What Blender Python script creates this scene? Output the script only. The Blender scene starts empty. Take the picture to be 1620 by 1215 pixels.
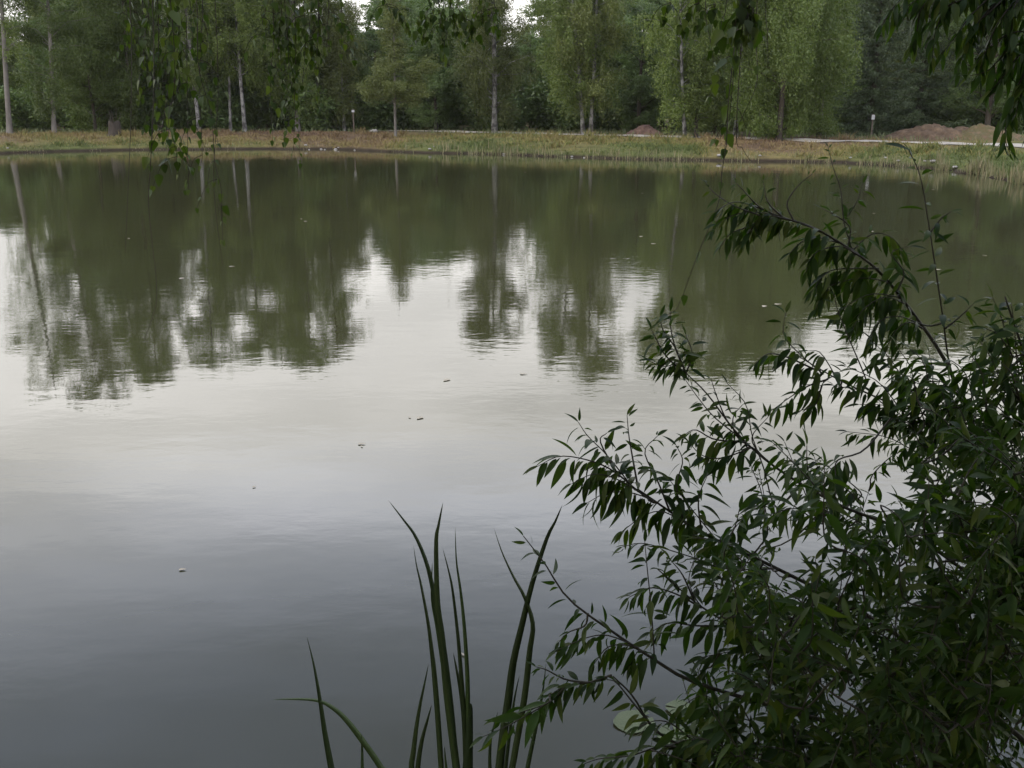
import bpy, math, random
import numpy as np
from mathutils import Vector
R = math.radians
scene = bpy.context.scene
COL = scene.collection
rng = np.random.default_rng(7)
random.seed(7)

# ------------------------------------------------------------------ camera
CAMZ = 2.4
PITCH = R(15.45)
FPX = 1600.0                      # focal length in photo pixels (photo 1620x1215)
cam_d = bpy.data.cameras.new('camera')
cam_d.sensor_width = 36.0
cam_d.lens = 36.0 * FPX / 1620.0
cam_d.clip_start = 0.05
cam_d.clip_end = 3000.0
cam = bpy.data.objects.new('camera', cam_d)
COL.objects.link(cam)
cam.location = (0, 0, CAMZ)
cam.rotation_euler = (math.pi / 2 - PITCH, 0, 0)
scene.camera = cam
scene.render.resolution_x = 1024
scene.render.resolution_y = 768

# ------------------------------------------------------------------ world / sky
SUN_EL, SUN_AZ = R(48), R(-120)
world = bpy.data.worlds.new('World')
scene.world = world
world.use_nodes = True
nt = world.node_tree
nt.nodes.clear()
def N(tree, kind, **kw):
    n = tree.nodes.new(kind)
    for k, v in kw.items():
        setattr(n, k, v)
    return n
def L(tree, a, b):
    tree.links.new(a, b)
w_out = N(nt, 'ShaderNodeOutputWorld')
w_bg = N(nt, 'ShaderNodeBackground')
w_bg.inputs['Strength'].default_value = 0.1
sky = N(nt, 'ShaderNodeTexSky', sky_type='NISHITA', sun_disc=False)
sky.sun_elevation = SUN_EL
sky.sun_rotation = SUN_AZ
sky.air_density = 1.0
sky.dust_density = 2.0
tc = N(nt, 'ShaderNodeTexCoord')
sep = N(nt, 'ShaderNodeSeparateXYZ')
L(nt, tc.outputs['Generated'], sep.inputs[0])
# cloud deck: direction projected on a flat layer, so clouds pack towards the horizon
zmax = N(nt, 'ShaderNodeMath', operation='MAXIMUM'); zmax.inputs[1].default_value = 0.0
L(nt, sep.outputs['Z'], zmax.inputs[0])
zadd = N(nt, 'ShaderNodeMath', operation='ADD'); zadd.inputs[1].default_value = 0.12
L(nt, zmax.outputs[0], zadd.inputs[0])
dx = N(nt, 'ShaderNodeMath', operation='DIVIDE'); dy = N(nt, 'ShaderNodeMath', operation='DIVIDE')
L(nt, sep.outputs['X'], dx.inputs[0]); L(nt, zadd.outputs[0], dx.inputs[1])
L(nt, sep.outputs['Y'], dy.inputs[0]); L(nt, zadd.outputs[0], dy.inputs[1])
comb = N(nt, 'ShaderNodeCombineXYZ')
L(nt, dx.outputs[0], comb.inputs[0]); L(nt, dy.outputs[0], comb.inputs[1])
cmap = N(nt, 'ShaderNodeMapping')
cmap.inputs['Location'].default_value = (0.7, 1.9, 0)
cmap.inputs['Scale'].default_value = (0.55, 1.0, 1)
L(nt, comb.outputs[0], cmap.inputs['Vector'])
cn = N(nt, 'ShaderNodeTexNoise')
cn.inputs['Scale'].default_value = 1.5
cn.inputs['Detail'].default_value = 6.0
cn.inputs['Roughness'].default_value = 0.52
L(nt, cmap.outputs[0], cn.inputs['Vector'])
# overcast brightness by elevation: bright low cloud, heavier grey cloud higher up
el = N(nt, 'ShaderNodeValToRGB')
cr = el.color_ramp
SKY_STOPS = [(0.0, 9.5), (0.10, 11.5), (0.17, 12.5), (0.26, 17.5), (0.32, 20.5), (0.37, 20.5), (0.42, 16.0), (0.49, 11.2), (0.58, 8.4), (1.0, 6.8)]
SCL = 30.0
cr.elements[0].position = SKY_STOPS[0][0]; v = SKY_STOPS[0][1] / SCL; cr.elements[0].color = (v, v, v, 1)
cr.elements[1].position = 1.0; v = SKY_STOPS[-1][1] / SCL; cr.elements[1].color = (v, v, v, 1)
for p, val in SKY_STOPS[1:-1]:
    e = cr.elements.new(p); v = val / SCL; e.color = (v, v, v, 1)
L(nt, zmax.outputs[0], el.inputs[0])
nr = N(nt, 'ShaderNodeMapRange')
nr.inputs['From Min'].default_value = 0.3; nr.inputs['From Max'].default_value = 0.7
nr.inputs['To Min'].default_value = 0.66 * SCL; nr.inputs['To Max'].default_value = 1.34 * SCL
L(nt, cn.outputs['Fac'], nr.inputs['Value'])
cl = N(nt, 'ShaderNodeMath', operation='MULTIPLY')
L(nt, el.outputs[0], cl.inputs[0]); L(nt, nr.outputs[0], cl.inputs[1])
tint = N(nt, 'ShaderNodeValToRGB')
tint.color_ramp.elements[0].position = 0.30; tint.color_ramp.elements[0].color = (1.0, 0.965, 0.93, 1)
tint.color_ramp.elements[1].position = 0.52; tint.color_ramp.elements[1].color = (0.82, 0.93, 1.27, 1)
L(nt, zmax.outputs[0], tint.inputs[0])
clc = N(nt, 'ShaderNodeVectorMath', operation='SCALE')
L(nt, tint.outputs[0], clc.inputs[0]); L(nt, cl.outputs[0], clc.inputs['Scale'])
mixs = N(nt, 'ShaderNodeMix', data_type='RGBA')
mixs.inputs[0].default_value = 0.88
L(nt, sky.outputs[0], mixs.inputs[6]); L(nt, clc.outputs[0], mixs.inputs[7])
L(nt, mixs.outputs[2], w_bg.inputs['Color'])
L(nt, w_bg.outputs[0], w_out.inputs[0])

# ------------------------------------------------------------------ sun, exposure
sun_d = bpy.data.lights.new('sun', 'SUN')
sun_d.energy = 1.3
sun_d.angle = R(35)
sun_d.color = (1.0, 0.95, 0.88)
sun = bpy.data.objects.new('sun', sun_d)
COL.objects.link(sun)
sd = Vector((math.sin(SUN_AZ) * math.cos(SUN_EL), math.cos(SUN_AZ) * math.cos(SUN_EL), math.sin(SUN_EL)))
sun.rotation_euler = sd.to_track_quat('Z', 'Y').to_euler()
scene.view_settings.view_transform = 'Standard'
scene.view_settings.look = 'None'
scene.view_settings.gamma = 1.0
scene.view_settings.use_curve_mapping = False
scene.view_settings.exposure = 0.80
scene.render.engine = 'CYCLES'
scene.cycles.max_bounces = 6
scene.cycles.diffuse_bounces = 3
scene.cycles.glossy_bounces = 3
scene.cycles.transmission_bounces = 3

# ------------------------------------------------------------------ pixel <-> world helpers
FW = np.array([0, math.cos(PITCH), -math.sin(PITCH)])
UP = np.array([0, math.sin(PITCH), math.cos(PITCH)])
RT = np.array([1.0, 0, 0])
CAM = np.array([0, 0, CAMZ])
def ray(px, py):
    return FW + RT * (px - 810.0) / FPX + UP * (607.5 - py) / FPX
def pt(px, py, t):
    """point seen at photo pixel (px,py), t metres along the view axis"""
    return CAM + ray(px, py) * t
def on_plane(px, py, z=0.0):
    d = ray(px, py)
    return CAM + d * ((z - CAMZ) / d[2])
def x_at(px, Y, z=0.6):
    t = Y * math.cos(PITCH) + (CAMZ - z) * math.sin(PITCH)
    return (px - 810.0) / FPX * t
def proj(P):
    P = np.atleast_2d(P) - CAM
    t = P @ FW
    return np.stack([810 + FPX * (P @ RT) / t, 607.5 - FPX * (P @ UP) / t, t], 1)
def angle_of(py):
    return PITCH + math.atan((py - 607.5) / FPX)
def height_from_reflection(py, Y):
    return Y * math.tan(angle_of(py)) - CAMZ

# ------------------------------------------------------------------ mesh helpers
def unit(v):
    v = np.asarray(v, float)
    n = np.linalg.norm(v, axis=-1, keepdims=True)
    return v / np.maximum(n, 1e-9)
def make_mesh(name, V, F, smooth=True):
    V = np.asarray(V, np.float32).reshape(-1, 3)
    me = bpy.data.meshes.new(name)
    groups = F if isinstance(F, list) else [F]
    groups = [np.asarray(g, np.int32) for g in groups if len(g)]
    nl = sum(g.size for g in groups); nf = sum(len(g) for g in groups)
    me.vertices.add(len(V)); me.vertices.foreach_set('co', V.ravel())
    me.loops.add(nl); me.polygons.add(nf)
    me.loops.foreach_set('vertex_index', np.concatenate([g.ravel() for g in groups]))
    sizes = np.concatenate([np.full(len(g), g.shape[1], np.int32) for g in groups])
    starts = np.concatenate([[0], np.cumsum(sizes)[:-1]]).astype(np.int32)
    me.polygons.foreach_set('loop_start', starts)
    me.polygons.foreach_set('loop_total', sizes)
    me.polygons.foreach_set('use_smooth', np.full(nf, smooth))
    me.update(calc_edges=True)
    me.validate()
    return me
def link(name, me, mat=None, parent=None, loc=None):
    if mat is not None and len(me.materials) == 0:
        me.materials.append(mat)
    o = bpy.data.objects.new(name, me)
    COL.objects.link(o)
    if parent is not None:
        o.parent = parent
    if loc is not None:
        o.location = loc
    return o
def empty(name, loc):
    o = bpy.data.objects.new(name, None)
    o.empty_display_size = 0.2
    COL.objects.link(o)
    o.location = loc
    return o
def tag(o, label=None, cat=None, group=None, kind=None):
    if label: o['label'] = label
    if cat: o['category'] = cat
    if group: o['group'] = group
    if kind: o['kind'] = kind
    return o
def smooth_path(P, n):
    """Catmull-Rom resample of control points to n points"""
    P = np.asarray(P, float)
    if len(P) == 2:
        return P[0] + (P[1] - P[0]) * np.linspace(0, 1, n)[:, None]
    Q = np.vstack([2 * P[0] - P[1], P, 2 * P[-1] - P[-2]])
    u = np.linspace(0, len(P) - 1, n)
    i = np.minimum(u.astype(int), len(P) - 2); f = (u - i)[:, None]
    p0, p1, p2, p3 = Q[i], Q[i + 1], Q[i + 2], Q[i + 3]
    return 0.5 * ((2 * p1) + (p2 - p0) * f + (2 * p0 - 5 * p1 + 4 * p2 - p3) * f**2 + (3 * p1 - p0 - 3 * p2 + p3) * f**3)
def tube(P, r, sides=6):
    P = np.asarray(P, float); n = len(P)
    r = np.broadcast_to(np.asarray(r, float), (n,))
    T = unit(np.gradient(P, axis=0))
    ref = np.array([0.31, 0.92, 0.2])
    A = unit(np.cross(T, ref)); B = np.cross(T, A)
    a = np.linspace(0, 2 * np.pi, sides, endpoint=False)
    V = P[:, None, :] + r[:, None, None] * (A[:, None, :] * np.cos(a)[None, :, None] + B[:, None, :] * np.sin(a)[None, :, None])
    V = V.reshape(-1, 3)
    i = np.arange(n - 1)[:, None] * sides; j = np.arange(sides)[None, :]; k = (j + 1) % sides
    F = np.stack([i + j, i + k, i + sides + k, i + sides + j], -1).reshape(-1, 4)
    V = np.vstack([V, P[-1] + T[-1] * r[-1]])
    e = (n - 1) * sides; m = len(V) - 1
    F3 = np.stack([e + np.arange(sides), e + (np.arange(sides) + 1) % sides, np.full(sides, m)], -1)
    return V, F, F3
class MB:
    def __init__(s): s.V = []; s.F4 = []; s.F3 = []; s.n = 0
    def add(s, V, F4=None, F3=None):
        V = np.asarray(V, float).reshape(-1, 3)
        if F4 is not None and len(F4): s.F4.append(np.asarray(F4) + s.n)
        if F3 is not None and len(F3): s.F3.append(np.asarray(F3) + s.n)
        s.V.append(V); s.n += len(V)
    def tube(s, P, r, sides=6): s.add(*tube(P, r, sides))
    def box(s, c, h):
        c = np.array(c); h = np.array(h)
        g = np.array([[x, y, z] for x in (-1, 1) for y in (-1, 1) for z in (-1, 1)]) * h + c
        s.add(g, [[0, 1, 3, 2], [4, 6, 7, 5], [0, 4, 5, 1], [2, 3, 7, 6], [0, 2, 6, 4], [1, 5, 7, 3]])
    def mesh(s, name, smooth=True):
        f = []
        if s.F4: f.append(np.vstack(s.F4))
        if s.F3: f.append(np.vstack(s.F3))
        return make_mesh(name, np.vstack(s.V), f, smooth)

# ------------------------------------------------------------------ materials
def mat_new(name):
    m = bpy.data.materials.new(name); m.use_nodes = True
    t = m.node_tree; t.nodes.clear()
    o = N(t, 'ShaderNodeOutputMaterial')
    return m, t, o
def ramp(t, stops, inp=None):
    r = N(t, 'ShaderNodeValToRGB'); c = r.color_ramp
    c.elements[0].position = stops[0][0]; c.elements[0].color = (*stops[0][1], 1)
    c.elements[1].position = stops[-1][0]; c.elements[1].color = (*stops[-1][1], 1)
    for p, col in stops[1:-1]:
        e = c.elements.new(p); e.color = (*col, 1)
    if inp is not None: L(t, inp, r.inputs[0])
    return r
def noise(t, scale, detail=4, rough=0.55, vec=None):
    n = N(t, 'ShaderNodeTexNoise')
    n.inputs['Scale'].default_value = scale; n.inputs['Detail'].default_value = detail
    n.inputs['Roughness'].default_value = rough
    if vec is not None: L(t, vec, n.inputs['Vector'])
    return n
def leaf_mat(name, cols, rough=0.5, transl=0.25, tcol=None, spec=0.4, vary=0.25):
    """foliage: per-leaf and per-plant tint, a share of light let through"""
    m, t, o = mat_new(name)
    g = N(t, 'ShaderNodeNewGeometry'); oi = N(t, 'ShaderNodeObjectInfo')
    a = N(t, 'ShaderNodeMath', operation='ADD')
    L(t, g.outputs['Random Per Island'], a.inputs[0]); L(t, oi.outputs['Random'], a.inputs[1])
    fr = N(t, 'ShaderNodeMath', operation='FRACT'); L(t, a.outputs[0], fr.inputs[0])
    n = len(cols)
    r = ramp(t, [(i / (n - 1), c) for i, c in enumerate(cols)], fr.outputs[0])
    hs = N(t, 'ShaderNodeHueSaturation')
    mr = N(t, 'ShaderNodeMapRange'); mr.inputs['To Min'].default_value = 1 - vary; mr.inputs['To Max'].default_value = 1 + vary
    L(t, oi.outputs['Random'], mr.inputs['Value']); L(t, mr.outputs[0], hs.inputs['Value'])
    L(t, r.outputs[0], hs.inputs['Color'])
    p = N(t, 'ShaderNodeBsdfPrincipled')
    L(t, hs.outputs[0], p.inputs['Base Color'])
    p.inputs['Roughness'].default_value = rough
    p.inputs['Specular IOR Level'].default_value = spec
    if transl > 0:
        tr = N(t, 'ShaderNodeBsdfTranslucent')
        mx = N(t, 'ShaderNodeMixShader'); mx.inputs[0].default_value = transl
        tm = N(t, 'ShaderNodeMix', data_type='RGBA', blend_type='MULTIPLY'); tm.inputs[0].default_value = 1.0
        tm.inputs[7].default_value = (*(tcol or (1.3, 1.5, 0.6)), 1)
        L(t, hs.outputs[0], tm.inputs[6]); L(t, tm.outputs[2], tr.inputs['Color'])
        L(t, p.outputs[0], mx.inputs[1]); L(t, tr.outputs[0], mx.inputs[2]); L(t, mx.outputs[0], o.inputs[0])
    else:
        L(t, p.outputs[0], o.inputs[0])
    return m
def bark_mat(name, stops, scale=(6, 6, 2), bump=0.4, rough=0.85):
    m, t, o = mat_new(name)
    tcn = N(t, 'ShaderNodeTexCoord'); mp = N(t, 'ShaderNodeMapping'); mp.inputs['Scale'].default_value = scale
    L(t, tcn.outputs['Object'], mp.inputs[0])
    n = noise(t, 1.0, 6, 0.65, mp.outputs[0])
    r = ramp(t, stops, n.outputs['Fac'])
    p = N(t, 'ShaderNodeBsdfPrincipled'); p.inputs['Roughness'].default_value = rough
    p.inputs['Specular IOR Level'].default_value = 0.2
    L(t, r.outputs[0], p.inputs['Base Color'])
    b = N(t, 'ShaderNodeBump'); b.inputs['Strength'].default_value = bump; b.inputs['Distance'].default_value = 0.02
    L(t, n.outputs['Fac'], b.inputs['Height']); L(t, b.outputs[0], p.inputs['Normal'])
    L(t, p.outputs[0], o.inputs[0])
    return m

M_BIRCHBARK = bark_mat('birch_bark', [(0.0, (0.03, 0.028, 0.025)), (0.42, (0.06, 0.055, 0.05)), (0.55, (0.22, 0.21, 0.19)), (1.0, (0.46, 0.45, 0.41))], (3.5, 3.5, 2.6))
M_GREYBARK = bark_mat('grey_bark', [(0.2, (0.07, 0.062, 0.052)), (0.55, (0.16, 0.145, 0.125)), (0.9, (0.26, 0.24, 0.21))], (3, 3, 1.0))
M_DARKBARK = bark_mat('dark_bark', [(0.2, (0.02, 0.017, 0.013)), (0.8, (0.075, 0.06, 0.045))], (8, 8, 2))
M_TWIG = bark_mat('twig_bark', [(0.2, (0.018, 0.014, 0.009)), (0.8, (0.055, 0.042, 0.025))], (60, 60, 12), 0.2, 0.6)
M_WSTEM = bark_mat('willow_bark', [(0.2, (0.022, 0.020, 0.013)), (0.8, (0.07, 0.062, 0.042))], (40, 40, 10), 0.2, 0.6)
# far foliage
M_BIRCH = leaf_mat('birch_foliage', [(0.070, 0.098, 0.020), (0.098, 0.132, 0.027), (0.124, 0.152, 0.035)])
M_BIRCHL = leaf_mat('light_birch_foliage', [(0.064, 0.096, 0.018), (0.088, 0.124, 0.024), (0.112, 0.142, 0.031)])
M_OLIVE = leaf_mat('olive_birch_foliage', [(0.078, 0.096, 0.024), (0.104, 0.122, 0.031), (0.126, 0.140, 0.038)])
M_DECID = leaf_mat('deciduous_foliage', [(0.068, 0.106, 0.030), (0.092, 0.136, 0.039), (0.116, 0.158, 0.047)])
M_DECIDY = leaf_mat('yellowing_foliage', [(0.098, 0.120, 0.030), (0.134, 0.158, 0.040), (0.165, 0.18, 0.05)])
M_SPRUCE = leaf_mat('spruce_needles', [(0.046, 0.070, 0.028), (0.064, 0.092, 0.036), (0.080, 0.108, 0.042)], transl=0.12)
# near foliage
M_WLEAF = leaf_mat('willow_leaf', [(0.022, 0.044, 0.008), (0.036, 0.068, 0.011), (0.054, 0.090, 0.016), (0.095, 0.115, 0.024)], rough=0.5, transl=0.30, tcol=(1.3, 1.8, 0.35), spec=0.18, vary=0.35)
M_BLEAF = leaf_mat('birch_leaf', [(0.032, 0.052, 0.012), (0.046, 0.070, 0.016), (0.066, 0.092, 0.022), (0.10, 0.12, 0.03)], rough=0.5, transl=0.28, tcol=(1.4, 1.8, 0.45), spec=0.25, vary=0.3)
M_CATTAIL = leaf_mat('cattail_blade', [(0.032, 0.052, 0.016), (0.046, 0.072, 0.020), (0.060, 0.086, 0.026)], rough=0.55, spec=0.2, transl=0.22, vary=0.35)
M_GRASSBL = None

# ------------------------------------------------------------------ pond outline and terrain
shore_px = [(-60, 246), (0, 243), (120, 239), (250, 237), (400, 236), (520, 236), (640, 241), (800, 245), (900, 249),
            (1000, 252), (1100, 254), (1200, 255), (1340, 258), (1420, 263), (1480, 268), (1560, 278), (1640, 298)]
far = [on_plane(x, y)[:2] for x, y in shore_px]
outline = np.array([[-24, 1.5], [-46, 10], [-52, 26], [-44, 42]] + [list(p) for p in far] +
                   [[17.5, 24.0], [18.5, 14.0], [13, 5.0], [7, 2.6], [3.2, 2.25], [1.0, 1.95], [-1.5, 1.9], [-6, 1.7], [-14, 1.6]])
def sdist(X, Y):
    """signed distance to the pond edge, positive on land"""
    shp = X.shape
    P = np.stack([X.ravel(), Y.ravel()], 1)
    A = outline; B = np.roll(outline, -1, 0)
    best = np.full(len(P), 1e9); inside = np.zeros(len(P), bool)
    for a, b in zip(A, B):
        ab = b - a; ap = P - a
        t = np.clip((ap @ ab) / (ab @ ab), 0, 1)
        d = np.hypot(*(ap - t[:, None] * ab).T)
        best = np.minimum(best, d)
        c = ((a[1] > P[:, 1]) != (b[1] > P[:, 1])) & (P[:, 0] < (b[0] - a[0]) * (P[:, 1] - a[1]) / (b[1] - a[1] + 1e-12) + a[0])
        inside ^= c
    return np.where(inside, -best, best).reshape(shp)
def vnoise(X, Y, s, seed=0):
    return (np.sin(X / s + 1.3 * seed) * np.cos(Y / s * 1.13 + 2.1 * seed) + 0.5 * np.sin(X / s * 2.3 + Y / s * 1.7 + seed) + 0.3 * np.cos(X / s * 4.1 - Y / s * 3.7 + seed * 2)) / 1.8
def hfun(X, Y):
    X = np.asarray(X, float); Y = np.asarray(Y, float)
    d = sdist(X, Y)
    d = d + (0.30 * vnoise(X, Y, 1.2, 11) + 0.22 * vnoise(X, Y, 0.45, 12)) * np.clip(1 - np.abs(d) / 3, 0, 1) * (Y > 15)   # ragged edge
    near = np.clip((12 - Y) / 8, 0, 1)
    run = 8.0 * (1 - near) + 2.2 * near
    top = 0.62 * (1 - near) + 0.78 * near
    u = np.clip(d / run, 0, 1)
    prof = top * (1 - (1 - u) ** 1.8)
    edge = 0.16 * np.clip(d / 0.30, 0, 1) * (1 + 0.35 * vnoise(X, Y, 0.8, 7))
    bumpy = 0.05 * vnoise(X, Y, 1.1, 3) * np.clip(d / 2, 0, 1) * np.clip((run * 1.05 - d) / 2, 0, 1)
    out = prof * 0.86 + edge + bumpy + 0.006 * np.clip(d - 20, 0, 200)
    inn = -0.05 + np.maximum(d * 0.30, -1.0)
    return np.where(d > 0, out, inn)
def h1(x, y):
    return float(hfun(np.array([x]), np.array([y]))[0])

gx = np.concatenate([np.linspace(-400, -75, 12), np.linspace(-70, 60, 261), np.linspace(66, 400, 12)])
gy = np.concatenate([np.linspace(-300, -12, 12), np.linspace(-10, 26, 61), np.linspace(26.4, 75, 163), np.linspace(76, 130, 28), np.linspace(140, 500, 9)])
GX, GY = np.meshgrid(gx, gy)
GZ = hfun(GX, GY)
nxg, nyg = len(gx), len(gy)
idx = np.arange(nxg * nyg).reshape(nyg, nxg)
FQ = np.stack([idx[:-1, :-1], idx[:-1, 1:], idx[1:, 1:], idx[1:, :-1]], -1).reshape(-1, 4)

def ground_material():
    m, t, o = mat_new('bank_soil_and_turf')
    tcn = N(t, 'ShaderNodeTexCoord')
    n1 = noise(t, 0.22, 5, 0.6, tcn.outputs['Object'])
    n2 = noise(t, 2.3, 6, 0.65, tcn.outputs['Object'])
    n3 = noise(t, 14.0, 4, 0.6, tcn.outputs['Object'])
    at = N(t, 'ShaderNodeAttribute', attribute_name='dry')
    r1 = ramp(t, [(0.10, (0.095, 0.064, 0.044)), (0.36, (0.12, 0.085, 0.052)), (0.58, (0.135, 0.115, 0.048)), (0.85, (0.085, 0.098, 0.034))], at.outputs['Fac'])
    r2 = ramp(t, [(0.3, (0.55, 0.55, 0.5)), (0.7, (1.25, 1.2, 1.1))], n2.outputs['Fac'])
    sz = N(t, 'ShaderNodeSeparateXYZ'); L(t, tcn.outputs['Object'], sz.inputs[0])
    wet = N(t, 'ShaderNodeMapRange'); wet.inputs['From Min'].default_value = 0.05; wet.inputs['From Max'].default_value = 0.16
    L(t, sz.outputs['Z'], wet.inputs['Value'])
    mud = N(t, 'ShaderNodeMix', data_type='RGBA'); mud.inputs[6].default_value = (0.032, 0.024, 0.017, 1)   # wet mud along the water's edge
    L(t, wet.outputs[0], mud.inputs[0]); L(t, r1.outputs[0], mud.inputs[7])
    mx = N(t, 'ShaderNodeMix', data_type='RGBA', blend_type='MULTIPLY'); mx.inputs[0].default_value = 0.9
    L(t, mud.outputs[2], mx.inputs[6]); L(t, r2.outputs[0], mx.inputs[7])
    p = N(t, 'ShaderNodeBsdfPrincipled'); p.inputs['Roughness'].default_value = 0.95; p.inputs['Specular IOR Level'].default_value = 0.1
    L(t, mx.outputs[2], p.inputs['Base Color'])
    b = N(t, 'ShaderNodeBump'); b.inputs['Strength'].default_value = 0.6; b.inputs['Distance'].default_value = 0.05
    L(t, n3.outputs['Fac'], b.inputs['Height']); L(t, b.outputs[0], p.inputs['Normal'])
    L(t, p.outputs[0], o.inputs[0])
    return m
M_GROUND = ground_material()
def dryness(X, Y):
    # where the bank is heathery red-brown (0), straw (0.5) or green (1)
    X = np.asarray(X, float); Y = np.asarray(Y, float)
    px = 810 + FPX * X / np.maximum(Y * math.cos(PITCH) + 1.8 * math.sin(PITCH), 1.0)
    a = np.interp(px, [-100, 0, 100, 200, 330, 480, 600, 650, 760, 900, 1000, 1090, 1130, 1210, 1300, 1380, 1500, 1600], [0.35, 0.38, 0.55, 0.45, 0.3, 0.15, 0.18, 0.5, 0.62, 0.5, 0.62, 0.58, 0.3, 0.15, 0.3, 0.5, 0.55, 0.7])
    d = np.abs(sdist(X, Y))
    a = a + np.interp(d, [0, 2.2, 4.5, 9], [0.24, 0.12, -0.08, -0.14])
    return a + 0.10 + 0.13 * vnoise(X, Y, 0.9, 4) + 0.12 * vnoise(X, Y, 2.6, 6)
def set_attr(me, vals):
    at = me.attributes.new('dry', 'FLOAT', 'POINT'); at.data.foreach_set('value', np.asarray(vals, np.float32).ravel())
gme = make_mesh('ground', np.stack([GX, GY, GZ], -1), FQ)
set_attr(gme, dryness(GX, GY))
g = link('ground', gme, M_GROUND)
tag(g, kind='structure')

def water_material():
    m, t, o = mat_new('pond_water')
    tcn = N(t, 'ShaderNodeTexCoord')
    mp = N(t, 'ShaderNodeMapping'); mp.inputs['Scale'].default_value = (0.55, 1.0, 1.0)
    L(t, tcn.outputs['Object'], mp.inputs[0])
    a = noise(t, 7.0, 3, 0.5, mp.outputs[0])
    b = noise(t, 1.3, 2, 0.5, mp.outputs[0])
    big = noise(t, 0.09, 3, 0.5, tcn.outputs['Object'])
    calm = N(t, 'ShaderNodeMapRange'); calm.inputs['From Min'].default_value = 0.36; calm.inputs['From Max'].default_value = 0.62
    calm.inputs['To Min'].default_value = 0.2; calm.inputs['To Max'].default_value = 1.0
    L(t, big.outputs['Fac'], calm.inputs['Value'])
    b1 = N(t, 'ShaderNodeBump'); b1.inputs['Distance'].default_value = 0.0020
    L(t, calm.outputs[0], b1.inputs['Strength']); L(t, a.outputs['Fac'], b1.inputs['Height'])
    b2 = N(t, 'ShaderNodeBump'); b2.inputs['Distance'].default_value = 0.004; b2.inputs['Strength'].default_value = 0.6
    L(t, b.outputs['Fac'], b2.inputs['Height']); L(t, b1.outputs[0], b2.inputs['Normal'])
    mud = noise(t, 0.12, 3, 0.5, tcn.outputs['Object'])
    col = ramp(t, [(0.35, (0.033, 0.034, 0.015)), (0.65, (0.040, 0.039, 0.017))], mud.outputs['Fac'])
    p = N(t, 'ShaderNodeBsdfPrincipled')
    L(t, col.outputs[0], p.inputs['Base Color'])
    p.inputs['IOR'].default_value = 1.333
    p.inputs['Roughness'].default_value = 0.015
    L(t, b2.outputs[0], p.inputs['Normal'])
    L(t, p.outputs[0], o.inputs[0])
    return m
wm = make_mesh('water', [[-60, 0.9, 0], [24, 0.9, 0], [24, 62, 0], [-60, 62, 0]], np.array([[0, 1, 2, 3]]), False)
water = link('pond_water', wm, water_material())
tag(water, kind='structure')

# ------------------------------------------------------------------ sandy path on the bank top
def sand_material():
    m, t, o = mat_new('path_sand')
    tcn = N(t, 'ShaderNodeTexCoord')
    n = noise(t, 1.6, 6, 0.6, tcn.outputs['Object'])
    r = ramp(t, [(0.3, (0.22, 0.195, 0.15)), (0.7, (0.36, 0.32, 0.26))], n.outputs['Fac'])
    p = N(t, 'ShaderNodeBsdfPrincipled'); p.inputs['Roughness'].default_value = 0.95
    L(t, r.outputs[0], p.inputs['Base Color']); L(t, p.outputs[0], o.inputs[0])
    return m
path_px = [(-150, 209.5), (0, 208), (200, 206.5), (400, 206), (600, 208), (800, 212), (1000, 217), (1150, 220.5), (1300, 224), (1450, 227), (1620, 232.5), (1750, 238)]
pc = smooth_path([on_plane(x, y, 0.64)[:2] for x, y in path_px], 120)
tan = unit(np.gradient(pc, axis=0)); nrm = np.stack([-tan[:, 1], tan[:, 0]], 1)
wd = 0.95 + 0.12 * np.sin(np.arange(120) * 0.9)
offs = np.linspace(-1, 1, 7)
PV = []
for i in range(120):
    q = pc[i] + nrm[i] * (offs * wd[i])[:, None]
    PV.append(np.column_stack([q, hfun(q[:, 0], q[:, 1]) + 0.035]))
PV = np.array(PV)
ii = np.arange(120 * 7).reshape(120, 7)
PF = np.stack([ii[:-1, :-1], ii[:-1, 1:], ii[1:, 1:], ii[1:, :-1]], -1).reshape(-1, 4)
pth = link('path', make_mesh('path', PV, PF), sand_material())
tag(pth, kind='structure')

# ------------------------------------------------------------------ leaf quads (far foliage)
def leaf_quads(C, size, rg, droop=0.5, aspect=0.62):
    """one small leaf-like triangle per centre"""
    n = len(C)
    a = unit(rg.normal(size=(n, 3)) + np.array([0, 0, -droop]))
    b = unit(np.cross(a, rg.normal(size=(n, 3))))
    s = (size * rg.uniform(0.6, 1.25, n))[:, None]
    V = np.stack([C - a * s * 0.5 + b * s * 0.12, C + a * s * 0.1 + b * s * 0.62 * aspect, C + a * s * 0.6 - b * s * 0.5 * aspect], 1).reshape(-1, 3)
    F = np.arange(n * 3).reshape(n, 3)
    return V, F
def pick(limbs, n, rg, lo=0.25):
    """n random points on limbs, weighted by limb length; returns points and along-parameter"""
    Ls = np.array([np.linalg.norm(np.diff(l, axis=0), axis=1).sum() for l in limbs])
    k = rg.choice(len(limbs), n, p=Ls / Ls.sum())
    m = len(limbs[0])
    A = np.array(limbs)
    u = (lo + (1 - lo) * rg.random(n)) * (m - 1)
    i = np.minimum(u.astype(int), m - 2); f = (u - i)[:, None]
    return A[k, i] * (1 - f) + A[k, i + 1] * f, u / (m - 1)
def trunk_path(H, rg, lean=(0, 0), wob=0.12, n=14):
    z = np.linspace(0, 1, n)
    x = lean[0] * H * z + wob * np.sin(z * 5 + rg.uniform(0, 6)) * z
    y = lean[1] * H * z + wob * np.cos(z * 4 + rg.uniform(0, 6)) * z
    x -= x[0]; y -= y[0]
    return np.stack([x, y, z * H - 0.15], 1)
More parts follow.
